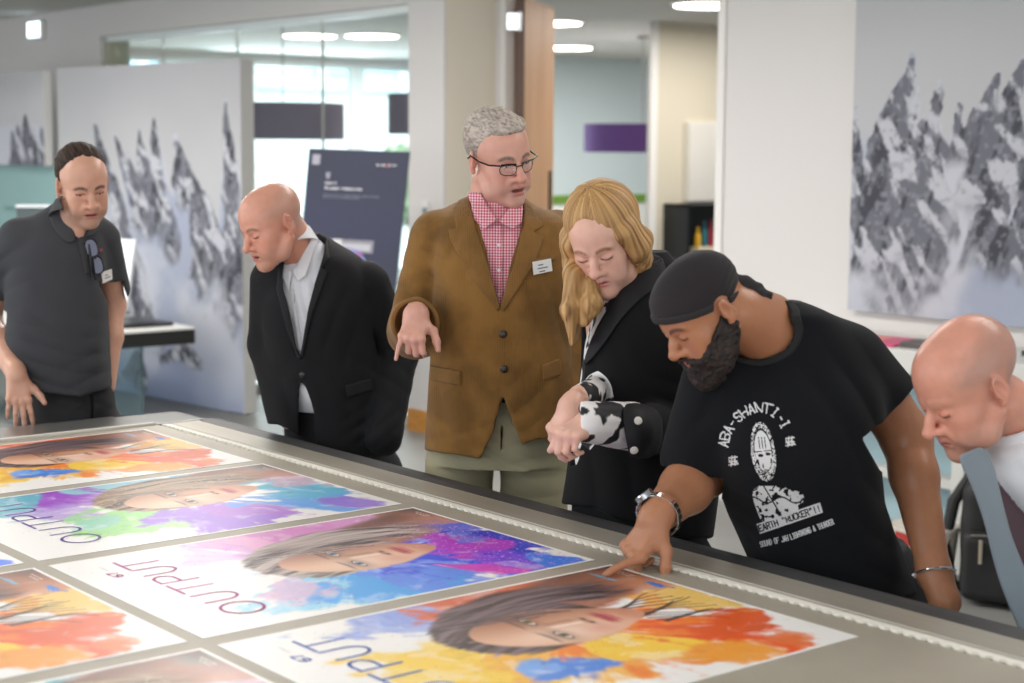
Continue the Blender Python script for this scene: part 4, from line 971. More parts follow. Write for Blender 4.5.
    T.fn(cutter([(640, 464), (668, 468), (684, 475), (722, 480), (722, 488), (715, 540), (640, 540)], D+1), (), .002, 's')
    T.fn(cutter([(915, 388), (904, 402), (884, 422), (862, 438), (880, 470), (930, 470), (960, 390)], D+1), (), .003, 's')
    T.fn(cutter([(700, 552), (762, 578), (800, 592), (860, 602), (922, 595), (960, 560), (960, 640), (700, 640)], D+1), (), .003, 's')
    na = px(760, 310, D-.06); nb_ = nrm(px(732, 352, D-.24)-px(778, 318, D+.02))
    T.cone(px(715, 296, D-.1), px(764, 332, D-.01), .066, .068, .006, 's')
    T.disp(folds([(px(715, 520, D-.1), .12, (.5, 0, 1), .05, .005), (px(860, 400, D-.1), .12, (.8, 0, .6), .06, .005), (px(700, 430, D-.12), .09, (.9, 0, -.5), .05, .005), (px(880, 530, D-.05), .15, (.6, 0, .8), .07, .005), (px(800, 560, D-.1), .15, (.1, 0, 1), .06, .004)]))
    T.disp(drape(6, .003, (1, 1, .6), 21))
    tee = mat('tee_black', '121418', .9, spec=.2, sheen=.04, bump=(450, .12, 2)); sh = p.part('band_tee', T, .0042, tee, bvh=True)
    sh.name = 'tee_shirt'
    K = Sdf(); a_ = px(715, 296, D-.1); b_ = px(764, 332, D-.01)
    def ribf(P):
        ba = b_-a_; hh = np.clip(((P-a_) @ ba)/(ba @ ba), 0, 1); r = np.linalg.norm(P-a_-hh[..., None]*ba, axis=-1)-(.066+.002*hh)
        return np.maximum(np.abs(T(P)+.001)-.0035, np.abs(r-.006)-.007)
    K.fn(ribf, [(a_, .1), (b_, .1)], 0); p.part('neck_rib', K, .003, mat('tee_rib', '131417', .8), sh, keep=.1)
    # the print on the chest
    ink = mat('print_white', 'dadbdc', .75)
    def lay(text, pts, hgt, adv=5.4):
        """text strokes laid on a picture curve pts [(x,y)] with letters hgt tall"""
        pts = np.array(pts, float); L_ = np.r_[0, np.cumsum(np.linalg.norm(np.diff(pts, axis=0), axis=1))]; W_ = (len(text)-1)*adv+4; out = []
        for a, b in strokes(text, adv):
            q = []
            for x, y in (a, b):
                s = x/W_*L_[-1]; P_ = v3(np.interp(s, L_, pts[:, 0]), np.interp(s, L_, pts[:, 1])); e = L_[-1]*.02
                t = v3(np.interp(s+e, L_, pts[:, 0])-np.interp(s-e, L_, pts[:, 0]), np.interp(s+e, L_, pts[:, 1])-np.interp(s-e, L_, pts[:, 1])); t /= np.linalg.norm(t)
                q.append(P_+v3(t[1], -t[0])*(y/6*hgt))
            out.append(((q[0][0], q[0][1]), (q[1][0], q[1][1])))
        return out
    arc = smooth_poly([(728, 447), (730, 436), (737, 424), (747, 415.5), (758, 411.5), (768, 413), (776, 419), (782, 429)], 0)
    s1 = lay('ABA-SHANTI-I', arc, 9.5, 5.5)
    p.decal('arched_lettering', 'band_tee', (716, 392, 792, 452), .45, lambda X, Y: segfield(s1, X, Y) < .72+.35*(vnoise(np.stack([X*.9, Y*.9, X*0], -1))), ink, sh)
    fx = [(746, 424), (752, 419.5), (760, 419), (767, 422.5), (771, 430), (774, 440), (777, 454), (779, 468), (782, 480), (786, 489), (795, 490), (803, 493), (805, 500), (800, 505), (797, 514), (762, 524), (757, 512), (752, 497), (753, 489), (760, 486), (757, 470), (752, 452), (748, 436)]
    def figure(X, Y):
        d = polysd(smooth_poly(fx, 1), X, Y); cx = 763+(Y-450)*.12; e = np.hypot((X-cx)/8.3, (Y-451)/20.5); n = vnoise(np.stack([X*1.1, Y*1.1, X*0+4], -1))
        hairm = (((e > 1.12) & (e < 1.42) & (Y < 452)) | ((e > 1.05) & (e < 1.5) & (Y >= 452) & (Y < 484))) & (n > -.05)
        f = e < 1
        for a, b_, rx, ry in ((-2.9, 455.5, 2.7, 1.7), (4.6, 454, 2.6, 1.7), (2, 476.5, 3.4, .9), (1, 470, 2.6, .7), (-1.8, 466, .7, 2.4), (-6.5, 463, 1.2, 4), (7.2, 462, 1, 4)): f &= ~(((X-cx-a)/rx)**2+((Y-b_)/ry)**2 < 1)
        for k in (-3, 0, 3): f &= ~((np.abs(X-cx-k) < .45) & (Y > 437) & (Y < 449))
        f &= ~((Y > 479) & (n > .1)); f &= ~((np.abs(Y-451.2+.1*(X-cx)) < .5) & (np.abs(X-cx) > 1))
        m = fbm2(X*.3, Y*.3, 3, 9); bod = (d < -.3) & (Y > 486) & (m > -.2) & (np.abs(Y-500-3*np.sin((X-760)*.22)) > .8) & (np.abs(X-775-(Y-505)*.6) > .8)
        return hairm | f | bod
    p.decal('printed_figure', 'band_tee', (744, 416, 808, 526), .5, figure, ink, sh)
    bx = [(756.5, 524), (820, 502.5), (823, 512.5), (760, 534)]; s2 = lay('EARTH "ROCKER"!!', [(760, 531.5), (821, 511)], 6.2)
    p.decal('banner_lettering', 'band_tee', (754, 500, 826, 536), .4, lambda X, Y: (polysd(bx, X, Y) < 0) & (segfield(s2, X, Y) > .62), ink, sh)
    s3 = lay('SOUND OF JAH LIGHTNING & THUNDER', [(761, 547), (790, 540), (834, 524)], 5.2)
    p.decal('small_lettering', 'band_tee', (758, 515, 838, 550), .38, lambda X, Y: segfield(s3, X, Y) < .48, ink, sh)
    for cx, cy in ((733, 461), (790, 441.5)):
        seg = [((cx+a, cy+b), (cx+c, cy+d)) for a, b, c, d in ((-4, -3, 4, -4), (-1, -5, -2, 5), (-4, 1, 4, 0), (2, -5, 2, 4), (-4, 4, 4, 3), (-4, -1, 0, 3), (1, -1, 5, 3))]
        p.decal('small_emblem', 'band_tee', (cx-6, cy-6, cx+6, cy+6), .45, lambda X, Y: segfield(seg, X, Y) < .6, ink, sh)
    # trousers
    J = Sdf(); J.k = .03
    J.loft(rows([(540, 760, 905, .17, .15), (575, 762, 930, .19, .165), (610, 766, 948, .2, .17), (640, 770, 950, .2, .17)], D)); legs(J, (px(858, 600, D+.14)[0], hp[1]+.05), D, .12, (.12, .1, .075), hz=.7)
    J.disp(folds([(px(915, 560, D), .1, (.8, 0, .6), .04, .005)])); J.disp(drape(8, .004, (1, 1, .6), 8))
    p.part('trousers', J, .0055, mat('jeans_black', '')); shoes(p, (px(858, 600, D+.14)[0], hp[1]+.05), .12)
    # steel watch
    ax = nrm(wrR-elR); c = wrR-ax*.018; u = nrm(np.cross(ax, v3(0, 0, 1))); w = np.cross(u, ax); w = w if w[2] > 0 else -w
    st = mat('steel', 'c4c8cc', .22, metal=1); b = MB()
    for k in range(22):
        a = 2*pi*k/22; n_ = u*math.cos(a)+w*math.sin(a); t_ = -u*math.sin(a)+w*math.cos(a)
        b.obox(c+n_*.0425, [n_, t_, ax], (.0016, .0052, .009 if k % 2 else .0078), .001)
    wt = p.mb('wristwatch', b, st, None, False, 'steel link wristwatch'); n_ = nrm(w*.8-u*.6*np.sign((u @ v3(-1, -1, 0))) *-1)
    b = MB(); b.tube([c+n_*.041, c+n_*.050, c+n_*.052], [.0185, .0185, .016], 28); p.mb('watch_case', b, st, wt)
    b = MB(); b.tube([c+n_*.0521, c+n_*.0525], [.0145, .0145], 28); p.mb('watch_dial', b, mat('dial', '20242c', .1, coat=1), wt)
    ax = nrm(wrL-elL); c = wrL+ax*.002; u = nrm(np.cross(ax, v3(0, 0, 1))); w = np.cross(u, ax); b = MB()
    b.tube([c+(u*math.cos(a)+w*math.sin(a))*.0395+ax*.004*math.sin(a) for a in np.linspace(.25, 2*pi-.25, 40)], .0032, 8); p.mb('bangle', b, mat('silver', 'e2e4e8', .12, metal=1), None, True, 'open silver bangle')
    return p

def man_grey():
    D = 3.02; hp = px(1150, 600, D+.25); p = Person((hp[0], hp[1], 0), 'bald man in a pale grey jacket bending low over the table, in profile')
    H = px(967, 384, D-.05); R = headR(-72, 33, 3); sc = .965
    h = dict(w=1.0, jw=.95, browd=.35, cheek=.001, nose=1.12, red='dd8570', chin=0, fore=.006)
    base = 'd99a84'; neck = px(1035, 440, D+.03); shL = px(1150, 445, D+.15); shR = px(1050, 470, D+.06)
    S = Sdf(); add_head(S, H, R, sc, h); core(S, neck, px(1000, 405, D-.0), shL, shR, px(1160, 560, D+.25), .05)
    S.cone(px(998, 402, D-.01), px(1040, 436, D+.06), .055, .06, .02)
    wrL = px(1190, 610, D-.1)
    S.chain([shL, px(1215, 540, D+.1), wrL], (.045, .04, .03), .02); add_hand(S, wrL, (-.3, -.6, -.7), (-.2, -.7, .6), False, 1, [(30, 30, 20)]*4)
    body = p.body(S, .0024, lambda V: head_cols(V, H, R, sc, base, h, stub=('a98d80', .3), scalp=('8c7d76', .5, True), lips='b87068', brow='a07a64', flush=.5), SKIN('grey', base))
    W = Sdf(); W.k = .025
    W.loft(rows([(425, 1010, 1060, .03, .08), (440, 990, 1110, .02, .11), (465, 985, 1150, .02, .13), (500, 990, 1170, .05, .14), (560, 1030, 1200, .12, .14), (600, 1060, 1215, .2, .14)], D))
    W.disp(folds([(px(1010, 490, D-.1), .12, (.8, 0, .5), .06, .005)]))
    white = mat('shirt_white', ''); ws = p.part('shirt', W, .0045, white, bvh=True)
    K = Sdf(); a0 = px(1020, 418, D+.02); ax = nrm(px(990, 445, D-.03)-px(1020, 410, D+.02)+v3(.03, 0, -.0))
    ax = nrm(v3(.45, .2, -.75)); K.k = .004
    K.fn(lambda P: np.maximum(np.abs(np.linalg.norm((P-a0)-((P-a0) @ ax)[..., None]*ax, axis=-1)-.078-((P-a0) @ ax)*.2)-.004, np.abs((P-a0) @ ax-.012)-.026), [(a0, .13)]); p.part('collar', K, .003, white, ws)
    T = Sdf(); T.k = .015
    T.loft(rows([(428, 1040, 1100, .1, .1), (445, 1010, 1160, .1, .14), (470, 1000, 1185, .1, .16), (520, 1010, 1200, .14, .165), (580, 1050, 1225, .22, .165), (630, 1080, 1240, .27, .17)], D))
    T.cone(shL+v3(0, 0, -.01), px(1215, 540, D+.1), .075, .065, .02); T.cone(px(1215, 540, D+.1), wrL*.85+px(1215, 540, D+.1)*.15, .065, .055, .02)
    T.fn(cutter([(940, 400), (1040, 400), (1046, 430), (1050, 470), (1060, 560), (1070, 640), (940, 640)], D+.02), (), .004, 's'); T.disp(drape(7, .004, (1, 1, .4), 31))
    grey = mat('jacket_grey', '87929a', .8, spec=.25, sheen=.2, bump=(420, .15, 2)); jk = p.part('jacket', T, .005, grey, label='pale grey suit jacket')
    # the open front of the jacket hanging forward
    def sheet(poly, D0, slope, th):
        s = Sdf(); poly = smooth_poly(poly, 2); pts = [px(a, b, D0) for a, b in poly]
        def f(P):
            X, Y, d = pxy(P); b = polysd(poly, X, Y)*d/F; yy = D0+slope*(P[..., 0]-pts[0][0])+.008*np.sin(P[..., 2]*22+P[..., 0]*30); return -smin(-b, -(np.abs(P[..., 1]-yy)-th), .006)
        s.fn(f, [(q, abs(slope)*.2+.05) for q in pts], 0); return s
    p.part('jacket_front', sheet([(957, 457), (966, 452), (984, 445), (994, 464), (1002, 500), (1014, 545), (1040, 600), (1060, 650), (1030, 655), (1012, 615), (995, 570), (984, 520), (970, 482)], D-.12, .35, .006), .003, grey, jk)
    p.part('lining', sheet([(990, 470), (1006, 490), (1030, 520), (1080, 540), (1080, 640), (1040, 640), (1010, 560)], D-.06, .3, .004), .004, mat('lining', '4a3038', .5), jk)
    J = Sdf(); J.k = .03; J.loft(rows([(560, 1100, 1235, .3, .13), (620, 1100, 1240, .32, .15), (660, 1100, 1240, .33, .15)], D)); legs(J, (px(1170, 620, D+.3)[0], D+.33), D, .11, (.11, .09, .07), hz=.68)
    p.part('trousers', J, .007, mat('trousers_grey', '3c4147', .8)); shoes(p, (px(1170, 620, D+.3)[0], D+.33))
# ------------------------------------------------------------------ the printing table and the prints
KS = .841/.8158
X0, Y0, PL, PW, PG, PGA = -2.8366*KS, 2.0388*KS, .8158*KS, .5766*KS, .0427*KS, .0263*KS
def printer_table():
    xl, xr, yn, yf = -4.25, 1.6, -.55, 2.325
    root = empty('flatbed_printer', (-1.3, .9, 0), 0, 'long grey metal flatbed printing table covered with colour prints', 'printing table')
    o = np.array((-1.3, .9, 0.))
    def B(name, b, m, par=root, smooth=False, label=None):
        b.v = [tuple(np.array(q)-o) for q in b.v]; x = b.build(name, m, par, smooth)
        if label: x['label'] = label
        return x
    bed = mat('bed_metal', 'aca596', .45, metal=.1, spec=.4, mix=('a39d8e', 4, 3, .35, .65), bump=(700, .06, 2))
    rail = mat('rail_metal', 'b6b0a2', .38, metal=.3, mix=('aaa497', 3, 2, .35, .65, (.15, 6, 1)), bump=(60, .05, 3, (.05, 8, 1)))
    B('bed', MB().box((xl, yn, .83), (xr, 2.1685, .9), .001), bed)
    B('side_rail', MB().box((xl-.0, 2.190, .80), (xr, 2.297, .9), .002), rail)
    B('rail_lip', MB().box((xl+.02, 2.207, .9), (xr, 2.2105, .9015), .0005), mat('lip_metal', 'd2cfc6', .5))
    b = MB(); x = xl+.02                                   # toothed drive belt
    b.box((x, 2.1755, .898), (xr, 2.189, .904), .0006)
    belt = B('toothed_belt', b, mat('belt_cream', 'f0ece0', .6))
    b = MB(); n = 0
    while x < -.4:
        b.add([(x+dx, y, z) for z in (.898, .9038) for dx, y in ((.004, 2.1680), (.013, 2.1680), (.018, 2.1757), (-.001, 2.1757))],
              [(0, 1, 5, 4), (1, 2, 6, 5), (2, 3, 7, 6), (3, 0, 4, 7), (4, 5, 6, 7), (3, 2, 1, 0)]); x += .0245
    B('belt_teeth', b, mat('belt_cream', ''), belt)
    B('belt_groove', MB().box((xl+.02, 2.1665, .888), (xr, 2.1895, .8975)), mat('groove_dark', '161412', .8))
    P = [(2.2972, .90), (2.325, .9022), (2.352, .901), (2.362, .893), (2.362, .80), (2.2972, .80)]
    b = MB(); b.add([(xl+.02, y, z) for y, z in P]+[(xr, y, z) for y, z in P], [tuple(range(6)), tuple(range(6, 12))[::-1]]+[(i, (i+1) % 6+0, (i+1) % 6+6, i+6) for i in range(6)])
    b.cyl((xl+.02, 2.329, .80), (xl+.02, 2.329, .9), .031, 20); B('rubber_bumper', b, mat('rubber', '3a3a3b', .55))
    B('end_rail', MB().box((-4.43, yn, .80), (xl-.004, 2.12, .906), .006).box((-4.43, 2.122, .80), (xl-.004, 2.32, .902), .004), mat('end_metal', '8e8e8c', .3, metal=.7))
    B('end_lip', MB().box((-4.262, yn, .9), (-4.246, 2.16, .9075), .001), mat('lip_metal', ''))
    B('cabinet', MB().box((-4.2, -.4, .12), (1.5, 2.2, .8), .02), mat('cabinet_white', 'c9cbca', .5))
    for x in (-4, -2.2, -.4, 1.2):
        for y in (-.2, 2.0): B('leveling_foot', MB().cyl((x, y, 0), (x, y, .14), .03, 16), mat('rubber', ''))
def blend(c, col, m): m = np.clip(m, 0, 1)[..., None]; return c*(1-m)+np.array(lin(col))*m
def paint_poster(kind):
    ns, nt = 300, 424
    s, t = np.meshgrid((np.arange(ns+1))/ns, (np.arange(nt+1))/nt, indexing='ij')
    x, y = s*.594, t*.841; c = np.tile(np.array(lin('f3f1ee')), s.shape+(1,))
    wx, wy = fbm2(x*9, y*9, 5, 1)*.09, fbm2(x*9, y*9, 5, 7)*.09
    fc = {'O': (.58, .58), 'B': (.5, .58), 'T': (.59, .60)}[kind]; fx, fy = fc[0]*.594, fc[1]*.841
    th = np.arctan2(x-fx, y-fy); r = np.hypot(x-fx, y-fy)
    streak = fbm(np.stack([th*9, r*5, r*0+2], -1), 4)+.45*fbm2(x*30, y*30, 3, 3)
    def cloud(cs, ct, rs, rt, seed=0, hard=.3, amp=.95):
        d = np.hypot((s+wx*1.2-cs)/rs, (t+wy-ct)/rt); return sst(1, 1-hard, d+amp*(streak*.6+.5*fbm2(x*14, y*14, 4, seed)))
    tex = lambda sd, f=22: fbm2(x*f+wx*20, y*f+wy*20, 4, sd)
    if kind == 'O':
        A = [(.97, .5, .2, .2, '6f8fe0', .8), (.9, .42, .14, .1, '8aa5ea', .7), (.95, .66, .18, .22, 'd9663a', 1), (.55, .27, .16, .12, 'f6d45a', .95), (.4, .33, .2, .13, 'f7cf3e', 1), (.33, .48, .17, .16, 'f4b838', .95), (.28, .45, .085, .075, '3f86e0', 1), (.33, .39, .05, .05, '7ab0f0', .8),
             (.3, .72, .26, .18, 'f28420', 1), (.22, .8, .22, .14, 'ea5a1e', 1), (.34, .88, .13, .1, 'e25c20', 1), (.12, .7, .12, .1, 'f2a236', .95), (.3, .62, .14, .07, 'f8d23c', .9), (.15, .9, .07, .06, 'ea7a3a', .8), (.7, .93, .26, .1, 'f0b25c', 1), (.6, .95, .18, .06, 'f3cd74', .9), (.85, .94, .16, .1, 'c8805a', 1)]
    elif kind == 'B':
        A = [(.9, .52, .2, .16, 'e89ad0', .85), (.95, .7, .14, .2, 'd884c8', .9), (.8, .36, .1, .07, 'c48ae0', .5), (.24, .42, .2, .15, '7fd0ee', .9), (.3, .34, .12, .08, 'e8a0cc', .6), (.16, .55, .2, .17, '3aa6f0', 1), (.2, .65, .2, .12, '5888f2', .9), (.3, .8, .34, .16, '1f4ce6', 1), (.5, .9, .4, .14, '1738cf', 1), (.12, .75, .1, .09, 'd836c0', .95),
             (.45, .84, .17, .08, 'c02cc8', .85), (.2, .86, .14, .08, '7a38e0', .8), (.12, .95, .12, .06, '3a80f0', 1), (.7, .95, .2, .08, '6878e8', .9), (.9, .93, .13, .08, 'd89088', 1)]
    else:
        A = [(.9, .45, .2, .22, '5fb8cc', .8), (.93, .3, .16, .14, '8a30b8', 1), (.78, .33, .16, .1, 'a040cc', .85), (.8, .2, .2, .08, '58b8c8', .9), (.6, .3, .15, .1, 'b090dc', .8), (.36, .36, .17, .14, '9adb84', .95), (.25, .44, .1, .09, 'a8e090', .8), (.42, .27, .08, .06, '8fd0c8', .7), (.2, .56, .2, .14, 'a070dc', .95),
             (.25, .68, .16, .1, 'b478d8', .9), (.3, .85, .24, .13, '5aa4ec', .95), (.2, .92, .12, .08, '9a70e0', .9), (.5, .88, .2, .1, '62bcd8', .8), (.9, .88, .24, .15, '54b9c8', 1), (.7, .94, .2, .07, 'd8a8c0', .7)]
    for k, (cs, ct, rs, rt, col, al) in enumerate(A):
        m = cloud(cs, ct, rs*1.25, rt*1.25, k+10); c = blend(c, col, m*al)
        c = blend(c, 'ffffff', m*sst(.15, .5, tex(k+40))*.25); c = blend(c, '000000', m*sst(.15, .6, tex(k+60, 40))*.1)
    dark = {'O': '2a1c1a', 'B': '4a3a38', 'T': '3e2e24'}[kind]; mid = {'O': '4c3a3c', 'B': 'a3928e', 'T': '8a6f58'}[kind]; lit = {'O': '85727a', 'B': 'cdbfb8', 'T': 'b89a7c'}[kind]
    # shoulder patch with its gradient
    ps, pt_ = (.9, .93); m = sst(1.0, .8, np.hypot((s-.95)/.3, (t-1)/.17)+.25*fbm2(x*10, y*10, 3, 5)); c = blend(c, '5a3830' if kind != 'T' else '6a4636', m*sst(.8, 1, s*.5+t*.5)); c = blend(c, 'd69a78', m*sst(.98, .8, s*.5+t*.5)*.9)
    # neck
    nk = (s > fc[0]-.05-(t-.7)*.4) & (t > .66); m = sst(.19, .13, np.abs(s-(fc[0]+.2+(t-.7)*.5)))*sst(.62, .7, t)*sst(.97, .86, t+.06*fbm2(x*12, y*12, 3, 8)); c = blend(c, 'a86c50', m*.95); c = blend(c, '5e3a30', m*sst(.02, .16, s-(fc[0]+.16+(t-.7)*.5))*.7)
    # hair mass behind the face
    def hairtex(seed):
        return fbm(np.stack([(s+.12*np.sin(t*7)-.35*np.abs(s-fc[0])*sst(.6, .35, t))*46, t*5, r*0+seed], -1), 3)*.8+.35*fbm(np.stack([s*120, t*9, r*0+seed], -1), 2)
    hm = sst(1.04, .94, np.hypot((s-fc[0]-.07+.02*np.sin(t*20))/.25, (t-fc[1]+.045)/.2)+.08*hairtex(1))
    hm = np.maximum(hm, sst(.11, .07, np.abs(s-(fc[0]+.25)+.03*np.sin(t*17)))*sst(.5, .56, t)*sst(.92, .8, t+.05*hairtex(2)))
    hx = hairtex(5); c = blend(c, mid, hm); c = blend(c, dark, hm*sst(-.1, .35, hx)); c = blend(c, lit, hm*sst(.05, -.4, hx)*.8)
    if kind == 'T':
        cu = np.abs(fbm2(x*45, y*45, 2, 9)); c = blend(c, 'c4a684', hm*sst(.07, .02, cu)*.7)
    if kind == 'O':                                        # loose dark strands from the jaw
        for k in range(16):
            a0 = (.62-.012*k, .72+.004*k); a1 = (.66-.02*k, .9+.012*(k % 5)); tt = np.clip((t-a0[1])/(a1[1]-a0[1]), 0, 1)
            sx = a0[0]+(a1[0]-a0[0])*tt**1.5-.02*np.sin(tt*5+k); m = sst(.004+.008*(1.0-tt), .001, np.abs(s-sx))*(t > a0[1])*(t < a1[1]); c = blend(c, '33262c', m*.9)
    # face
    tl = {'O': .12, 'B': .1, 'T': -.06}[kind]; u = (s-fc[0])+tl*(t-fc[1]); v = t-fc[1]
    half = .165*np.where(v > .02, np.sqrt(np.clip(1-((v-.02)/.19)**2, 0, 1))*.92+.08*0, np.sqrt(np.clip(1-((v-.02)/.2)**2, 0, 1)))
    half = half*(1-.25*sst(.05, .17, v)); fm = sst(.012, -.012, np.abs(u)-half)*(np.abs(v-.01) < .21)
    c = blend(c, 'e8b898', fm); sh = sst(-.06, .15, u+.02*tex(70, 12)); c = blend(c, {'O': 'a2603f', 'B': 'a4685a', 'T': 'b07a5c'}[kind], fm*sh*.85); c = blend(c, 'fbe3d0', fm*np.exp(-((u+.07)**2/.004+(v-.0)**2/.012))*.7)
    c = blend(c, 'd98470', fm*np.exp(-((u+.08)**2/.0025+(v-.07)**2/.002))*.5); c = blend(c, 'c4785e', fm*np.exp(-((u-.0)**2/.02+(v-.19)**2/.002))*.7)
    for sg in (-1, 1):
        eu, ev = u-sg*.078, v+.022; e = (eu/.036)**2+(ev/.0092)**2
        c = blend(c, '7a4634', fm*np.exp(-((eu/.055)**2+((ev+.004)/.024)**2))*.8)
        c = blend(c, '1d1416', sst(1.5, 1.2, e)*(ev < .006)); c = blend(c, 'd8c8c0', sst(1.05, .8, e)); ir = (eu*.594)**2+(ev*.841)**2
        c = blend(c, {'O': '7a7340', 'B': '5f86a8', 'T': '6a5a48'}[kind], sst(.00011, .00008, ir)*(e < 1.1)); c = blend(c, '0c0a0a', sst(.00003, .00002, ir)*(e < 1.1))
        bw = np.exp(-((eu/.056)**4+((ev+.034-.05*(.056**2-eu**2)/.056+.0)/.0052)**4)); c = blend(c, '3a2820', bw*.6)
    c = blend(c, 'a0604a', fm*np.exp(-((u-.028)/.014)**2)*sst(-.02, .0, v)*sst(.075, .05, v)*.55); c = blend(c, 'fff0e4', fm*np.exp(-((u+.004)/.01)**2)*sst(-.02, .0, v)*sst(.08, .06, v)*.6)
    c = blend(c, '9a5240', fm*np.exp(-((u/.034)**2+((v-.077)/.008)**2))*.8)
    for sg in (-1, 1): c = blend(c, '3c1a16', np.exp(-(((u-sg*.02)/.01)**2+((v-.081)/.0045)**2)))
    c = blend(c, 'bf4f56', np.exp(-((u/.058)**4+((v-.117+.1*np.abs(np.abs(u)-.0)*.0)/.0085)**4))); c = blend(c, 'd2686a', np.exp(-((u/.05)**4+((v-.134)/.0105)**4))); c = blend(c, '4a1418', np.exp(-((u/.056)**4+((v-.1255)/.0022)**4)))
    # strands over the temple
    for k in range(22):
        a = k/22; sx = fc[0]+.165-.03*a+.05*np.sin(v*9+k*.7)*.4-(v+.2)**2*(.2+.5*a); m = sst(.005, .001, np.abs(s-sx))*(v > -.22+.01*k)*(v < -.02+.02*(k % 7)); c = blend(c, dark if k % 3 else lit, m*.7)
    if kind == 'O':
        c = blend(c, '3a80d8', sst(1, .7, np.hypot((s-.73)/.06, (t-.965)/.018)+1.1*fbm2(x*40, y*110, 3, 3))); c = blend(c, '58b8e0', sst(1, .7, np.hypot((s-.9)/.08, (t-.91)/.008)+1.1*fbm2(x*30, y*90, 3, 3))*.7)
    # small print on the shoulder corner
    sg_ = [((.85+.0*i, .972-.0), (.93, .972)) for i in (0,)]+[((.85, .962), (.91, .962))]
    m = sst(.003, .0015, segfield(sg_, s, t)); c = blend(c, 'e8d8cc', m*.8*(fbm2(x*300, y*300, 1, 2) > -.2))
    # specks
    sp = vnoise(np.stack([x*230, y*230, x*0+{'O': 1, 'B': 2, 'T': 3}[kind]], -1)); near = cloud(fc[0], fc[1], .75, .62, 3, .6); c = blend(c, {'O': 'b8604a', 'B': '4a50b0', 'T': '6a58a8'}[kind], sst(.86, .93, sp)*near*(1-fm)*.8)
    if kind == 'B': c = blend(c, 'f0a0e8', sst(.6, .8, sp)*sst(.72, .8, t)*sst(.95, .6, s)*.8)
    b_ = np.minimum(np.minimum(s*.594, (1-s)*.594), np.minimum(t*.841, (1-t)*.841)); c = blend(c, 'f6f5f3', b_ < .0075)
    i = np.arange(ns)[:, None]*(nt+1)+np.arange(nt)[None]; i = i.ravel(); Fc = np.stack([i, i+1, i+nt+2, i+nt+1], 1)
    V = np.stack([.594-x, y, x*0+.0007], -1).reshape(-1, 3)     # s runs towards -X
    c = c.reshape(-1, 3)
    n = len(V)                                              # underside and edges give the sheet its thickness
    rim = np.array([(0, 0, 0), (.594, 0, 0), (.594, .841, 0), (0, .841, 0), (0, 0, .0007), (.594, 0, .0007), (.594, .841, .0007), (0, .841, .0007)]); V = np.concatenate([V, rim]); c = np.concatenate([c, np.tile(lin('e8e6e2'), (8, 1))])
    Fc = np.concatenate([Fc, np.array([(0, 3, 2, 1), (0, 1, 5, 4), (1, 2, 6, 5), (2, 3, 7, 6), (3, 0, 4, 7)])+n])
    return V, Fc, c
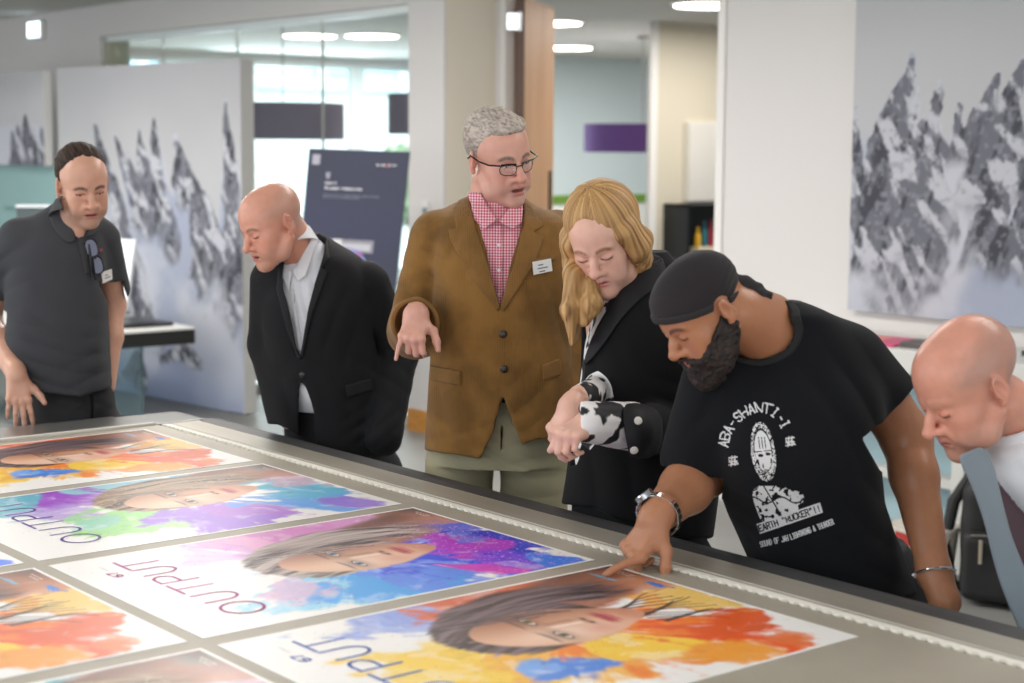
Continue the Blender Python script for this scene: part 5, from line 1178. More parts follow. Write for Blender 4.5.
def posters():
    pm = mat('print_paper', 'ffffff', .38, attr=True, spec=.45); first = {}
    txt = {'O': '3a62b8', 'B': 'b23a90', 'T': '5c3a9e'}
    spec = [(0, 0, 'B', 'pink OUTPUT print with a brown-haired portrait over blue and magenta paint'), (1, 0, 'O', 'blue OUTPUT print touched by the fingertip, dark-haired portrait over orange and yellow paint'),
            (-1, 0, 'T', 'purple OUTPUT print with a curly-haired portrait over violet and green paint'), (-2, 0, 'O', 'orange portrait print lying at the far end beside the man in the polo shirt'),
            (0, 1, 'O', 'orange paint print cut by the lower left edge of the picture, strands of dark hair'), (1, 1, 'T', 'print with teal paint and brown patch at the bottom edge of the picture'), (-1, 1, 'B', 'print at the left picture edge of which only a blue corner shows')]
    for n, rw, kd, lab in spec:
        x = X0+n*(PW+PG); y = Y0-PL if rw == 0 else Y0-2*PL-PGA; loc = (x, y, TZ+.0002)
        if kd not in first:
            V, Fc, c = paint_poster(kd); o = meshobj('printed_poster', V, Fc, pm, None, False, loc, cols=c)
            W = PW; tm = mat('ink_'+kd, txt[kd], .45)
            kids = []
            def word(name, segs, m, w_):
                b = MB()
                for a, e in segs:
                    a = v3(W*(1-a[0]), a[1]*.841, .0014); e = v3(W*(1-e[0]), e[1]*.841, .0014); d = e-a; L_ = np.linalg.norm(d)+1e-9; d /= L_; nn = v3(-d[1], d[0], 0)*w_; a = a-d*w_*.6; e = e+d*w_*.6
                    b.add([a-nn, e-nn, e+nn, a+nn], [(0, 1, 2, 3)])
                q = b.build(name, m, o); kids.append(q)
            S_ = []; T0, T1 = .124, .212; hh = T1-T0
            def P(sx, ty): return (sx, T1-ty*hh)
            def arc(cx, cy, rx, ry, a0, a1, n=20): A = np.linspace(a0, a1, n); return [P(cx+rx*math.cos(a), cy+ry*math.sin(a)) for a in A]
            pl = [arc(.203, .5, .0625, .5, 0, 2*pi, 36),
                  [P(.305, 1), P(.305, .42)]+arc(.35, .42, .045, .42, pi, 2*pi, 12)+[P(.395, 1)],
                  [P(.43, 1), P(.545, 1)], [P(.4875, 1), P(.4875, 0)],
                  [P(.575, 0), P(.575, 1), P(.62, 1)]+arc(.62, .73, .036, .27, pi/2, -pi/2, 12)+[P(.575, .46)],
                  [P(.69, 1), P(.69, .42)]+arc(.731, .42, .041, .42, pi, 2*pi, 12)+[P(.772, 1)] if True else [],
                  [P(.785, 1), P(.9, 1)], [P(.8425, 1), P(.8425, 0)]]
            for q in pl: S_ += list(zip(q, q[1:]))
            word('title_lettering', S_, tm, .003)
            word('logo_lettering', [((.70+a[0]*.0058, .090-a[1]*.0036), (.70+b[0]*.0058, .090-b[1]*.0036)) for a, b in strokes('167')], tm, .002)
            word('subtitle_lettering', [((.82+a[0]*.0019, .084-a[1]*.0011), (.82+b[0]*.0019, .084-b[1]*.0011)) for a, b in strokes('output')], mat('ink_grey', 'a8a4a2', .5), .0004)
            word('caption_lettering', [((.13+a[0]*.0022, .285-a[1]*.0016), (.13+b[0]*.0022, .285-b[1]*.0016)) for a, b in strokes('2019')], mat('ink_grey', ''), .0005)
            first[kd] = (o, kids)
        else:
            f, fk = first[kd]; o = f.copy(); link(o); o.location = loc
            for q in fk: k_ = q.copy(); link(k_); k_.parent = o
        tag(o, lab, 'poster', 'prints laid out on the printing table')

# ------------------------------------------------------------------ mountain pictures
def mountain(w, h, seed, ridges, fw, n=260):
    """snow and rock on a (w x h) m canvas; ridges: (x, top, width, lean, base) in 0..1 units, y down"""
    nx = int(n*max(1, w/h)**.5); ny = int(nx*h/w)
    u, v = np.meshgrid(np.linspace(0, 1, nx+1), np.linspace(0, 1, ny+1), indexing='ij'); X, Y = u*w, v*h
    wu = u+.03*fbm2(X*3*fw, Y*3*fw, 4, seed); wv = v+.03*fbm2(X*3*fw, Y*3*fw, 4, seed+5)
    c = np.tile(np.array(lin('a9aaae')), u.shape+(1,)); c = blend(c, 'b6b7ba', sst(.0, .4, v+.1*fbm2(X*2, Y*2, 3, seed)))
    sn = sst(0, .02, v-1.1); land = np.zeros_like(u); rock = np.zeros_like(u)
    for x, top, wd, lean, base in ridges:
        d = (wv-top)/(base-top); cx = x+lean*d; hw = 1.3*wd*(.06+.94*np.clip(d, 0, 1)**.8)*(1+.5*fbm2(X*8*fw, Y*8*fw, 3, seed+x*9))
        m = (d > 0)*sst(1.0, .85, np.abs(wu-cx)/hw)*sst(1.25, .85, d+.35*fbm2(X*5*fw, Y*5*fw, 3, seed+2)); rock = np.maximum(rock, m)
        mm = (d > -.02)*sst(1.25, 1.0, np.abs(wu-cx)/(wd*(.1+1.2*np.clip(d, 0, 2)))); land = np.maximum(land, mm)
    land = np.maximum(land, sst(.5, .62, v+.05*fbm2(X*3, Y*3, 3, seed+8)))
    c = blend(c, 'bcbfc8', land); c = blend(c, '9ea5b8', land*sst(-.1, .35, fbm2(X*2.2*fw, Y*2.2*fw, 4, seed+3)))
    str_ = fbm2(X*26*fw+Y*8*fw, Y*8*fw, 5, seed+4)
    c = blend(c, '868fae', land*sst(.72, 1.0, v+.1*fbm2(X*2, Y*2, 3, seed+9))*.7) if h > 2 else c
    c = blend(c, '686a74', rock); c = blend(c, '3e4048', rock*sst(-.05, .3, str_)); c = blend(c, 'c0c2ca', rock*sst(.1, .26, fbm2(X*16*fw-Y*8*fw, Y*9*fw, 4, seed+6))*.9); c = blend(c, '8a8c96', rock*sst(.1, .4, fbm2(X*40*fw, Y*40*fw, 2, seed+7))*.6)
    return u, v, c
def canvas(name, P0, ux, w, h, th, art, m, label, cat, nrm_, edge='c8c8c6'):
    """a stretched picture: P0 top-left corner, ux unit direction to the right, facing nrm_"""
    u, v, c = art; nx, ny = u.shape; ux = v3(*ux); n_ = nrm(nrm_)
    V = (ux*(u.ravel()*w)[:, None] if False else np.outer(u.ravel()*w, ux))+np.outer(v.ravel()*h, (0, 0, -1))+n_*(th+.001); i = (np.arange(nx-1)[:, None]*ny+np.arange(ny-1)[None]).ravel(); Fc = np.stack([i, i+ny, i+ny+1, i+1], 1)
    b = MB(); b.obox(ux*w/2+v3(0, 0, -h/2)+n_*th/2, [ux, n_, (0, 0, 1)], (w/2, th/2, h/2), .002); root = b.build(name, mat('canvas_edge', edge, .7), None, loc=None); root.location = P0
    tag(root, label, cat)
    a = meshobj('printed_surface', V, Fc[:, ::-1] if np.dot(np.cross(ux, (0, 0, -1)), n_) < 0 else Fc, m, root, cols=c.reshape(-1, 3)); return root

def box(name, a, b, m, kind='structure', bev=0, parent=None, **kw):
    a = np.array(a, float); b = np.array(b, float); c = (np.minimum(a, b)+np.maximum(a, b))/2; c[2] = min(a[2], b[2])
    o = MB().box(a, b, bev).build(name, m, parent, loc=None if parent else tuple(c)); return tag(o, kind=kind, **kw)
def room():
    wall = mat('wall_paint', 'd6d3d1', .75, spec=.3, bump=(250, .04, 2)); side_shade = mat('wall_side_shade', 'e2d9c8', .75, spec=.3); ceil = mat('ceiling_paint', 'cfcfcb', .85)  # second paint puts the shaded tone of the pillar's side into its colour
    flo = mat('floor_grey', '8d8d8a', .5, spec=.4, mix=('858582', 1.5, 4, .4, .6), bump=(300, .04, 2))
    box('floor', (-19, -5, -.1), (5, 17, 0), flo); box('ceiling', (-19, -1, 2.75), (5, 5.8, 2.85), ceil); box('ceiling_office', (-17.4, 5.8, 2.75), (5, 17, 2.85), ceil)
    Y = 5.8
    box('wall_right', (-5.59, Y, 0), (5, Y+.25, 2.75), wall); box('wall_left', (-19, Y, 0), (-12.22, Y+.25, 2.75), wall)
    box('wall_header', (-12.22, Y, 2.515), (-8.09, Y+.25, 2.75), wall); box('wall_doorhead', (-7.74, Y+.02, 2.6), (-5.59, 6.4, 2.75), wall)
    box('wall_pillar', (-8.09, Y-.005, 0), (-7.74, 6.19, 2.75), side_shade); box('wall_pillarface', (-8.09, Y-.02, 0), (-7.742, Y-.004, 2.75), wall)
    box('baseboard_pillar', (-8.085, Y-.036, 0), (-7.745, Y-.02, .13), mat('orange_wood', 'cf9240', .4, mix=('b87c30', 5, 3, .4, .6, (1, 1, 12))))
    box('wall_jamb', (-7.74, 6.15, 0), (-7.66, 6.30, 2.6), wall); box('trim_jamb', (-7.67, 6.13, 0), (-7.625, 6.20, 2.6), mat('trim_white', 'e4e2de', .5))
    box('trim_opening', (-5.60, Y-.012, 0), (-5.555, Y+.262, 2.6), mat('trim_white', ''))
    box('wall_end', (-19.2, -5, 0), (-19, 5.8, 2.85), wall); box('wall_rear', (-17.3, 16.8, 0), (5, 17, 2.85), wall)
    # light switch on the pillar
    c = ony(426, 211, 5.778); t = empty('light_switch', tuple(c), 0, 'small grey switch panel on the white pillar behind the brown jacket', 'switch')
    MB().box((-.035, -.008, -.045), (.035, .0, .06), .004).build('plate', mat('switch_white', 'dcdcd8', .4), t); MB().box((-.022, -.013, -.045), (.022, -.008, .02), .003).build('rocker', mat('switch_grey', '7c8c8a', .4), t)
    c = ony(39, 30, 5.795); t = empty('emergency_light', tuple(c), 0, 'small lit emergency light high on the wall above the mountain partition', 'light')
    MB().box((-.13, -.045, -.075), (.13, .008, .075), .01).build('housing', mat('trim_white', ''), t); MB().box((-.115, -.052, -.06), (.115, -.045, .06), .004).build('diffuser', mat('emergency_panel', 'e8f8ff', .5, emit=('e0f6ff', 3)), t)
    # glass wall with slim posts
    gl = mat('pane_glass', 'd8eef0', .02, trans=1, spec=.5)
    g = bpy.data.materials.new('thin_glass'); g.use_nodes = True; nt = g.node_tree; nt.nodes.clear(); out = nt.nodes.new('ShaderNodeOutputMaterial'); tr = nt.nodes.new('ShaderNodeBsdfTransparent'); gs = nt.nodes.new('ShaderNodeBsdfGlossy'); mx = nt.nodes.new('ShaderNodeMixShader'); fr = nt.nodes.new('ShaderNodeValue'); fr.outputs[0].default_value = .05
    tr.inputs[0].default_value = (.965, .995, .995, 1); gs.inputs['Roughness'].default_value = .02; nt.links.new(fr.outputs[0], mx.inputs[0]); nt.links.new(tr.outputs[0], mx.inputs[1]); nt.links.new(gs.outputs[0], mx.inputs[2]); nt.links.new(mx.outputs[0], out.inputs[0]); MATS['thin_glass'] = g
    fm = mat('frame_alu', 'c3c8c4', .35, metal=.4)
    fr_ = box('window_1', (-12.22, Y+.06, 2.475), (-8.09, Y+.16, 2.515), mat('frame_white', 'e6eeee', .4)); o = np.array(fr_.location)
    def sub(name, a, b, m):
        q = MB().box(np.array(a)-o, np.array(b)-o).build(name, m, fr_); return q
    sub('window_frame', (-12.22, Y+.04, 0), (-12.14, Y+.2, 2.475), mat('frame_sage', 'a8aa94', .5)); sub('window_frame', (-12.22, Y+.06, 0), (-8.09, Y+.16, .05), fm)
    xs = [-12.14]+[ony(q, 60, Y+.1)[0] for q in (163, 237, 322)]+[-8.09]
    for x in xs[1:-1]: sub('window_frame', (x-.006, Y+.098, .05), (x+.006, Y+.112, 2.475), fm)
    for a, b in zip(xs, xs[1:]): sub('pane', (a+.013, Y+.1, .05), (b-.013, Y+.108, 2.475), g)
    # office behind: outer windows in the far wall
    XW = -17.3; ws = mat('frame_white', '')
    def onx(x, y, X): d = ray(x, y); return CAM+d*(X/d[0])
    box('wall_outerleft', (XW-.2, 5.8, 0), (XW, 7.6, 2.75), wall); box('wall_outerright', (XW-.2, 13.4, 0), (XW, 17, 2.75), wall); box('wall_outerhead', (XW-.2, 7.6, 2.66), (XW, 13.4, 2.75), wall)
    f = box('window_2', (XW-.12, 7.6, 2.62), (XW, 13.4, 2.66), ws); o2 = np.array(f.location)
    for y, w_ in ((7.64, .05), (onx(166, 55, XW)[1], .05), (onx(250, 100, XW)[1], .08), (onx(358, 100, XW)[1], .09), (13.35, .05)):
        MB().box(np.array((XW-.1, y-w_, 0))-o2, np.array((XW, y+w_, 2.62))-o2).build('window_frame', ws, f)
    MB().box(np.array((XW-.1, 7.6, 0))-o2, np.array((XW, 13.4, .1))-o2).build('window_frame', ws, f); MB().box(np.array((XW-.06, 7.6, .1))-o2, np.array((XW-.052, 13.4, 2.62))-o2).build('pane', g, f)
    # room through the door opening: frosted wall, white post, cream kitchen wall
    box('wall_frosted', (-15.2, 11.9, 0), (-15.1, 16, 2.75), mat('frosted', 'd0e0e6', .35, spec=.5)); box('trim_frosted', (-15.1, 11.9, 1.02), (-15.07, 16, 1.12), mat('green_stripe', '6f9a3c', .5)); box('trim_sill', (-15.1, 11.9, .4), (-15.06, 16, 1.0), mat('trim_bright', 'f2f6f4', .4))
    XK = -10.4; ya = onx(657, 100, XK)[1]; yb = onx(650, 100, XK-.0)[1]
    box('wall_kitchen', (XK-.04, ya, 0), (XK, 14, 2.75), mat('wall_cream', 'cfc7b4', .75)); box('trim_post', (XK-.03, yb, 0), (XK+.01, ya, 2.75), mat('trim_white', ''))
    # kitchen niche and cupboards
    t = empty('wall_cupboard', (XK, onx(700, 200, XK)[1], 1.3), 0, 'pale flush kitchen cupboard above the black niche', 'cupboard'); o3 = np.array(t.location)
    y0, y1 = onx(683, 150, XK)[1], onx(722, 150, XK)[1]; z0, z1 = onx(700, 202, XK)[2], onx(700, 122, XK)[2]
    MB().box(np.array((XK+.001, y0, z0))-o3, np.array((XK+.05, y1+.6, z1))-o3, .003).build('carcass', mat('cupboard_cream', 'd9d4c8', .5), t)
    dd = MB().box(np.array((XK+.052, y0+.01, z0+.01))-o3, np.array((XK+.07, y1-.02, z1-.01))-o3, .003).build('door', mat('cupboard_white', 'd8d5ce', .5), t)
    MB().box(np.array((XK+.07, y1-.05, z0+.02))-o3, np.array((XK+.08, y1-.03, z0+.4))-o3, .002).build('handle', mat('steel_dark', '777774', .3, metal=.8), dd)
    y0, y1 = onx(663, 230, XK)[1], onx(716, 230, XK)[1]; z0, z1 = onx(690, 256, XK)[2], onx(690, 203, XK)[2]
    t = empty('kitchen_niche', (XK, (y0+y1)/2, z0), 0, 'black open kitchen niche with a grey worktop, behind the head wrap', 'shelf'); o3 = np.array(t.location); bk = mat('niche_black', '191d20', .35)
    for nm, a, b in (('back_panel', (XK+.002, y0, z0), (XK+.01, y1+.4, z1)), ('side_panel', (XK+.002, y0, z0), (XK+.3, y0+.02, z1)), ('top_panel', (XK+.002, y0, z1-.02), (XK+.3, y1+.4, z1))): MB().box(np.array(a)-o3, np.array(b)-o3).build(nm, bk, t)
    MB().box(np.array((XK+.002, y0-.02, z0-.03))-o3, np.array((XK+.35, y1+.4, z0))-o3, .004).build('worktop', mat('worktop_grey', '4a5058', .4), t)
    MB().box(np.array((XK+.002, y0-.02, 0))-o3, np.array((XK+.33, y1+.4, z0-.032))-o3, .004).build('base_cabinet', mat('cupboard_white', ''), t)
    zc = z0+.001; c = onx(704, 250, XK+.16); c[2] = zc
    b = MB(); b.box((-.06, -.12, 0), (.06, .12, .09), .012); q = b.build('storage_tub', mat('tub_cream', 'd8cdb0', .5), loc=None); q.location = c; tag(q, 'cream tub on the niche worktop holding bottles', 'tub'); 
    for dy, h_, r_, col, nm, lab in ((-.08, .17, .028, 'e0b020', 'sponge_bottle', 'yellow bottle in the cream tub'), (.0, .22, .028, '2a6e7c', 'spray_bottle', 'teal spray bottle in the cream tub'), (.08, .23, .02, 'b02c3c', 'spray_bottle', 'red-capped bottle in the cream tub')):
        b = MB(); b.lathe((0, 0, .0), [(r_, 0), (r_, h_*.6), (r_*.4, h_*.75), (r_*.4, h_*.85), (r_*.55, h_*.86), (r_*.5, h_)], 16); q = b.build(nm, mat('bottle_'+col, col, .35), None, True); q.location = (c[0]+.0, c[1]+dy, c[2]+.0905); tag(q, lab, 'bottle', 'bottles in the kitchen niche')
    # wooden door standing open
    hp = ony(519.5, 200, 6.18); hp[2] = 0; a = v3(math.cos(YAW), math.sin(YAW), 0); rgt = v3(math.sin(YAW), -math.cos(YAW), 0); d = nrm(a*.76+rgt*.185); n_ = v3(d[1], -d[0], 0); W = .80
    wd = mat('door_oak', 'bf9672', .45, mix=('ae8562', 2.2, 4, .35, .65, (9, 9, .5)), bump=(30, .06, 3, (8, 8, .3)))
    D_ = MB(); D_.obox(d*W/2+v3(0, 0, 1.275), [d, n_, (0, 0, 1)], (W/2, .024, 1.265), .002); door = D_.build('door_1', wd, None); door.location = hp+n_*0; tag(door, 'oak-veneer door standing open behind the man in glasses', kind='structure')
    e = MB(); e.obox(v3(0, 0, 1.275)-d*.003, [d, n_, (0, 0, 1)], (.003, .0245, 1.265)); e.build('door_edge', mat('edge_dark', '5b4030', .5), door)
    zt = 2.40; k = MB(); k.obox(v3(0, 0, zt)-d*.012-n_*.035, [d, n_, (0, 0, 1)], (.008, .045, .05), .003); k.cyl(v3(0, 0, zt-.055)-d*.018, v3(0, 0, zt+.055)-d*.018, .009, 12); k.build('hinge', mat('steel', 'c4c8cc', .22, metal=1), door)
    k = MB(); nf = n_ if np.dot(n_, CAM-hp) > 0 else -n_; k.obox(d*(W-.1)+v3(0, 0, 1.36)+nf*.027, [d, n_, (0, 0, 1)], (.035, .004, .18), .002); k.build('door_handle', mat('steel_black', '2a2622', .35), door)
    # pendant drum shades in the office, and the violet one in the far room
    def lamp(pl, pr, yt, yb, dist, col, lab, emit=None):
        A = px(pl, yt, dist); B_ = px(pr, yt, dist); zb = px(pl, yb, dist)[2]; c = (A+B_)/2; r = abs(B_[0]-A[0])/2; h_ = A[2]-zb
        t = empty('pendant_lamp', tuple(V2W((c[0], c[1], zb))), 0, lab, 'lamp', 'drum shade pendant lamps')
        b = MB(); b.lathe((0, 0, 0), [(r, 0), (r, h_), (r-.01, h_), (r-.01, .01), (r-.01, 0)], 48); b.build('lamp_shade', mat('shade_'+col, col, .8, emit=emit), t, True)
        b = MB(); b.lathe((0, 0, .06), [(r-.012, 0), (r-.012, .006)], 48); b.build('diffuser', mat('lamp_diffuser', 'e8e4e8', .6), t)
        b = MB(); b.cyl((0, 0, h_*.6), (0, 0, 2.74-zb), .006, 8); b.build('cord', mat('cord_grey', '9a9a98', .5), t)
        b = MB(); b.lathe((0, 0, 2.72-zb), [(.06, 0), (.06, .03)], 20); b.build('canopy', mat('cord_grey', ''), t)
    lamp(222, 344, 103, 139, 14.6, '8f8499', 'wide purple-grey drum lamp behind the glass wall, above the dark display board'); lamp(388, 500, 94, 134, 13.6, '8f8499', 'purple-grey drum lamp cut off by the white pillar'); lamp(584, 700, 124, 152, 16.2, '6a4a90', 'violet drum lamp in the far room seen through the doorway')
    # ceiling lights
    em = mat('light_panel', 'ffffff', .5, emit=('fff8ee', 6)); i = 0
    for (x, y), lab in (((310, 35), 'round ceiling light above the wide drum lamp, first of the pair behind glass'), ((372, 35), 'round ceiling light nearer the white pillar, behind glass'), ((568, 47), 'ceiling light in the far room seen above the door'), ((552, 22), 'ceiling light partly hidden by the top of the oak door'), ((708, 4), 'ceiling light at the top of the doorway beside the white wall')):
        c = onz(x, y, 2.745); t = empty('ceiling_light', tuple(c), 0, lab, 'ceiling light', 'recessed ceiling lights')
        b = MB(); b.lathe((0, 0, -.01), [(.28, 0), (.28, .014), (.25, .014), (.25, 0)], 36); b.build('trim_ring', mat('trim_white', ''), t); b = MB(); b.lathe((0, 0, -.02), [(.25, 0), (.25, .012)], 36); b.build('diffuser', em, t)
    # right-hand counter along the wall with what lies on it
    t = empty('side_counter', (-2.5, 5.55, 0), 0, 'white counter on square legs under the large mountain picture', 'counter'); cw = mat('counter_white', 'd4d4d0', .45)
    MB().box((-2.6, -.22, .805), (3, .235, .9), .004).build('worktop', cw, t)
    for x in (-2.5, -1.46, .2, 2.6):
        for y in (-.02, .18): MB().box((x-.03, y-.03, 0), (x+.03, y+.03, .805), .003).build('leg', mat('leg_white', 'd8d9d4', .45), t)
    MB().box((-2.55, .2, .1), (3, .215, .72)).build('back_panel', mat('panel_blue', 'a8c4cc', .4), t); MB().box((-2.45, .1, .3), (3, .2, .34), .003).build('shelf', cw, t)
    for k, (x, y, w_, d_, h_, col, nm, cat, lab, z) in enumerate([(872, 341, .34, .3, .008, 'd8507c', 'brochure_stack', 'brochures', 'pink and magenta brochures lying on the white counter', .9), (936, 348, .24, .16, .022, '56504f', 'flat_case', 'case', 'dark flat case on the white counter beside the brochures', .9)]):
        c = onz(x, y, z); b = MB(); b.box((-w_/2, -d_/2, 0), (w_/2, d_/2, h_), .002); q = b.build(nm, mat(nm, col, .4), None); q.location = c; q.rotation_euler.z = .2; tag(q, lab, cat)
        if k == 0: MB().box((-.1, -.1, h_), (.05, .1, h_+.001)).build('cover_print', mat('cover_orange', 'f08c78', .4), q)
    c = onz(1022, 356, .9); b = MB(); b.tube([(0, 0, .012), (.12, .02, .014), (.3, .05, .012)], [.01, .012, .01], 8); q = b.build('black_strap', mat('rubber', ''), None, True); q.location = c; tag(q, 'black strap lying on the counter at the right picture edge', 'strap')
    # white tub with a red label on the shelf
    c = ony(946, 534, 5.62); c[2] = .0
    c[1] = 5.22; c[0] = ony(940, 500, 5.22)[0]-.06; t = empty('waste_tub', (c[0], c[1], 0), 0, 'white tub with a red label standing by the counter leg', 'tub'); b = MB(); b.lathe((0, 0, 0), [(.1, 0), (.125, .24), (.13, .24), (.13, .255), (.12, .255)], 28); b.build('body', mat('tub_white', 'd8d2c6', .5), t, True); b = MB(); b.box((-.05, -.124, .19), (.05, -.1, .235)); b.build('red_label', mat('label_red', 'b8342c', .5), t)
    # backpack on the floor
    c = onz(988, 606, 0); t = empty('backpack', (c[0], c[1]+.12, 0), .35, 'black backpack standing on the floor below the counter', 'backpack'); nyl = mat('nylon_black', '1b1b1c', .6, bump=(120, .25, 3))
    S = Sdf(); S.k = .05; S.box((0, 0, .23), (.17, .1, .22), .06, .05).ell((0, 0, .42), (.14, .09, .12), .06).half((0, 0, .003), (0, 0, -1), .01).disp(lambda P: .008*fbm(P*8, 3)); V, Fc = S.mesh(.008); meshobj('bag_body', V, Fc, nyl, t)
    S = Sdf(); S.k = .03; S.box((0, -.12, .15), (.14, .045, .13), .035, .02).disp(lambda P: .005*fbm(P*12, 3)); V, Fc = S.mesh(.006); meshobj('front_pocket', V, Fc, nyl, t)
    S = Sdf(); S.box((.03, -.12, .36), (.09, .03, .07), .025, .02).disp(lambda P: .004*fbm(P*12, 3)); V, Fc = S.mesh(.006); meshobj('upper_pocket', V, Fc, nyl, t)
    for z in (.27, .44): b = MB(); b.tube([(-.1, -.165 if z < .3 else -.155, z), (0, -.172 if z < .3 else -.16, z+.012), (.12, -.165 if z < .3 else -.15, z)], .004, 6); b.build('zipper', mat('zip_grey', '6c6c68', .4, metal=.6), t, True)
    for x in (-.06, .09): b = MB(); b.box((x-.007, -.182, .17), (x+.007, -.172, .26), .003); b.build('zip_pull', mat('pull_tan', 'a09684', .5), t)
    for x in (-.16,): b = MB(); b.tube([(x, .02, .46), (x-.05, -.02, .36), (x-.07, -.05, .2), (x-.03, -.06, .06), (x+.02, -.04, .02)], [.02, .024, .022, .016, .012], 10); b.build('shoulder_strap', nyl, t, True)
    b = MB(); b.tube([(-.05, 0, .52), (-.03, 0, .56), (.03, 0, .56), (.05, 0, .52)], .009, 8); b.build('grab_handle', nyl, t, True)
    # mountain pictures
    pm = mat('picture_print', 'ffffff', .55, attr=True, spec=.3)
    z1, z0 = 2.62, .985; w_ = 3.4; _old = [(.02, .44, .05, .0, .8), (.11, .22, .1, .02, .82), (.085, .33, .07, -.02, .7), (.16, .3, .05, .04, .78), (.21, .35, .05, .05, .62), (.28, .25, .07, -.04, .66), (.33, .22, .1, .05, .75), (.25, .5, .06, .03, .85), (.38, .3, .08, .02, .85), (.5, .26, .12, .0, .8), (.65, .3, .12, .03, .85), (.85, .25, .14, -.03, .8)]
    def onr(x, y): q = ony(x, y, 5.76); return (q[0]+4.755)/w_, (z1-q[2])/(z1-z0)
    def rdg(f, L): out = []; [out.append((f(x, y)[0], f(x, y)[1], abs(f(x+w, y)[0]-f(x, y)[0]), f(x+l, y)[0]-f(x, y)[0], f(x, b)[1])) for x, y, w, l, b in L]; return out
    rd = rdg(onr, [(861, 108, 10, 2, 258), (902, 62, 34, -2, 250), (886, 110, 22, -6, 230), (915, 90, 16, 6, 272), (932, 80, 14, -4, 205), (924, 130, 18, 6, 235), (953, 97, 10, -4, 165), (970, 100, 12, -10, 150), (992, 70, 24, -14, 185), (985, 130, 30, -22, 215), (1000, 150, 26, -20, 272), (1017, 57, 26, -4, 200), (1020, 160, 20, 4, 262)]) + [(.34, .22, .06, .03, .72), (.42, .3, .07, .0, .8), (.52, .24, .08, -.02, .75), (.66, .32, .1, .03, .8), (.84, .26, .12, -.03, .78)]
    canvas('mountain_picture', (-4.755, 5.797, z1), (1, 0, 0), w_, z1-z0, .035, mountain(w_, z1-z0, 3, rd, 1.2, 330), pm, 'large black and white mountain picture hanging on the right wall', 'picture', (0, -1, 0))
    P0 = v3(-11.22, 5.09, 2.21); P1 = v3(-9.115, 5.34, 2.21); u = nrm(P1-P0); n_ = nrm(v3(u[1], -u[0], 0)); w_ = np.linalg.norm(P1-P0)
    def onp(x, y): r = ray(x, y); t_ = ((P0-CAM) @ n_)/(r @ n_); q = CAM+r*t_; return ((q-P0) @ u)/w_, (2.21-q[2])/2.2
    rd = rdg(onp, [(108, 124, 11, 30, 250), (116, 170, 12, 34, 310), (129, 137, 7, 24, 220), (140, 150, 7, 26, 235), (150, 128, 9, 14, 200), (166, 118, 10, 4, 190), (160, 150, 10, 20, 240), (190, 137, 14, 14, 215), (196, 160, 16, 30, 275), (215, 190, 18, 22, 292), (240, 105, 8, 4, 200), (243, 150, 12, 4, 295), (66, 138, 6, 8, 260), (84, 180, 8, 14, 300), (200, 338, 20, -4, 362), (150, 345, 14, -6, 380)])
    o = canvas('mountain_panel', tuple(P0), tuple(u), w_, 2.2, .1, mountain(w_, 2.2, 11, rd, 1.0, 330), pm, 'freestanding partition printed with a snowy mountain, behind the white desk', 'partition', n_)
    for s_ in (.3, w_-.3): MB().obox(u*s_+n_*.05+v3(0, 0, -2.203), [u, n_, (0, 0, 1)], (.15, .045, .0068)).build('foot', mat('steel_dark', ''), o)
    u2 = v3(1, 0, 0); Q1 = ony(52, 71, 4.98); Q0 = v3(Q1[0]-1.9, 4.98, 0); zb = ony(53, 166, 4.98)[2]
    rd = [(.7, .62, .06, .03, 1.1), (.76, .55, .07, .04, 1.2), (.84, .45, .08, .02, 1.3), (.9, .6, .07, .04, 1.2), (.97, .6, .05, .0, 1.2)]
    o = canvas('mountain_picture', (Q0[0], 4.98, Q1[2]), (1, 0, 0), Q1[0]-Q0[0]-.02, Q1[2]-zb, .06, mountain(1.9, Q1[2]-zb, 21, rd, 1.0, 180), pm, 'mountain picture at the left edge above the teal panel', 'picture', (0, -1, 0))
    b = MB().box((Q0[0], 5.0, 0), (Q1[0], 5.03, zb+.02)); q = b.build('teal_panel', mat('teal_glass', '8fb4b3', .25, spec=.5), loc=((Q0[0]+Q1[0])/2, 5.015, 0)); tag(q, 'teal display panel under the mountain picture at the left edge', 'panel')
    c = [ony(5, 210, 4.998), ony(27, 210, 4.998)]; sc = (c[1][0]-c[0][0])/((10-1)*5.4+4); b = MB(); o_ = np.array(q.location)
    for a, e in strokes('Generation'):
        A = c[0]-o_+v3(a[0]*sc, 0, a[1]*sc*.9); E_ = c[0]-o_+v3(e[0]*sc, 0, e[1]*sc*.9); dd = nrm(E_-A); nn = np.cross(dd, (0, 1, 0))*.003; b.add([A-nn, E_-nn, E_+nn, A+nn], [(0, 1, 2, 3)])
    b.build('panel_lettering', mat('teal_dark', '5f8a88', .5), q)
    # white desk with a black edge on glass legs, laptop and screen
    C_ = V2W(px(195, 327, 9.9)); t = empty('white_desk', (C_[0], C_[1], 0), 0, 'white desk with a thick black edge beside the man in the polo shirt', 'desk')
    MB().box((-1.7, -.95, C_[2]-.098), (0, 0, C_[2]-.012), .003).build('edge_band', mat('desk_black', '141413', .5), t); MB().box((-1.7, -.95, C_[2]-.012), (0, 0, C_[2]), .002).build('desktop', mat('desk_white', 'e6e6e2', .35), t)
    for x, y in ((-.55, -.2), (-1.5, -.2), (-.55, -.8), (-1.5, -.8)): MB().box((x-.25, y-.01, 0), (x+.25, y+.01, C_[2]-.1)).build('leg', mat('leg_glass', 'd8ecf0', .05, trans=.9), t); MB().box((x-.28, y-.04, 0), (x+.28, y+.04, .012), .002).build('leg_foot', mat('steel', ''), t)
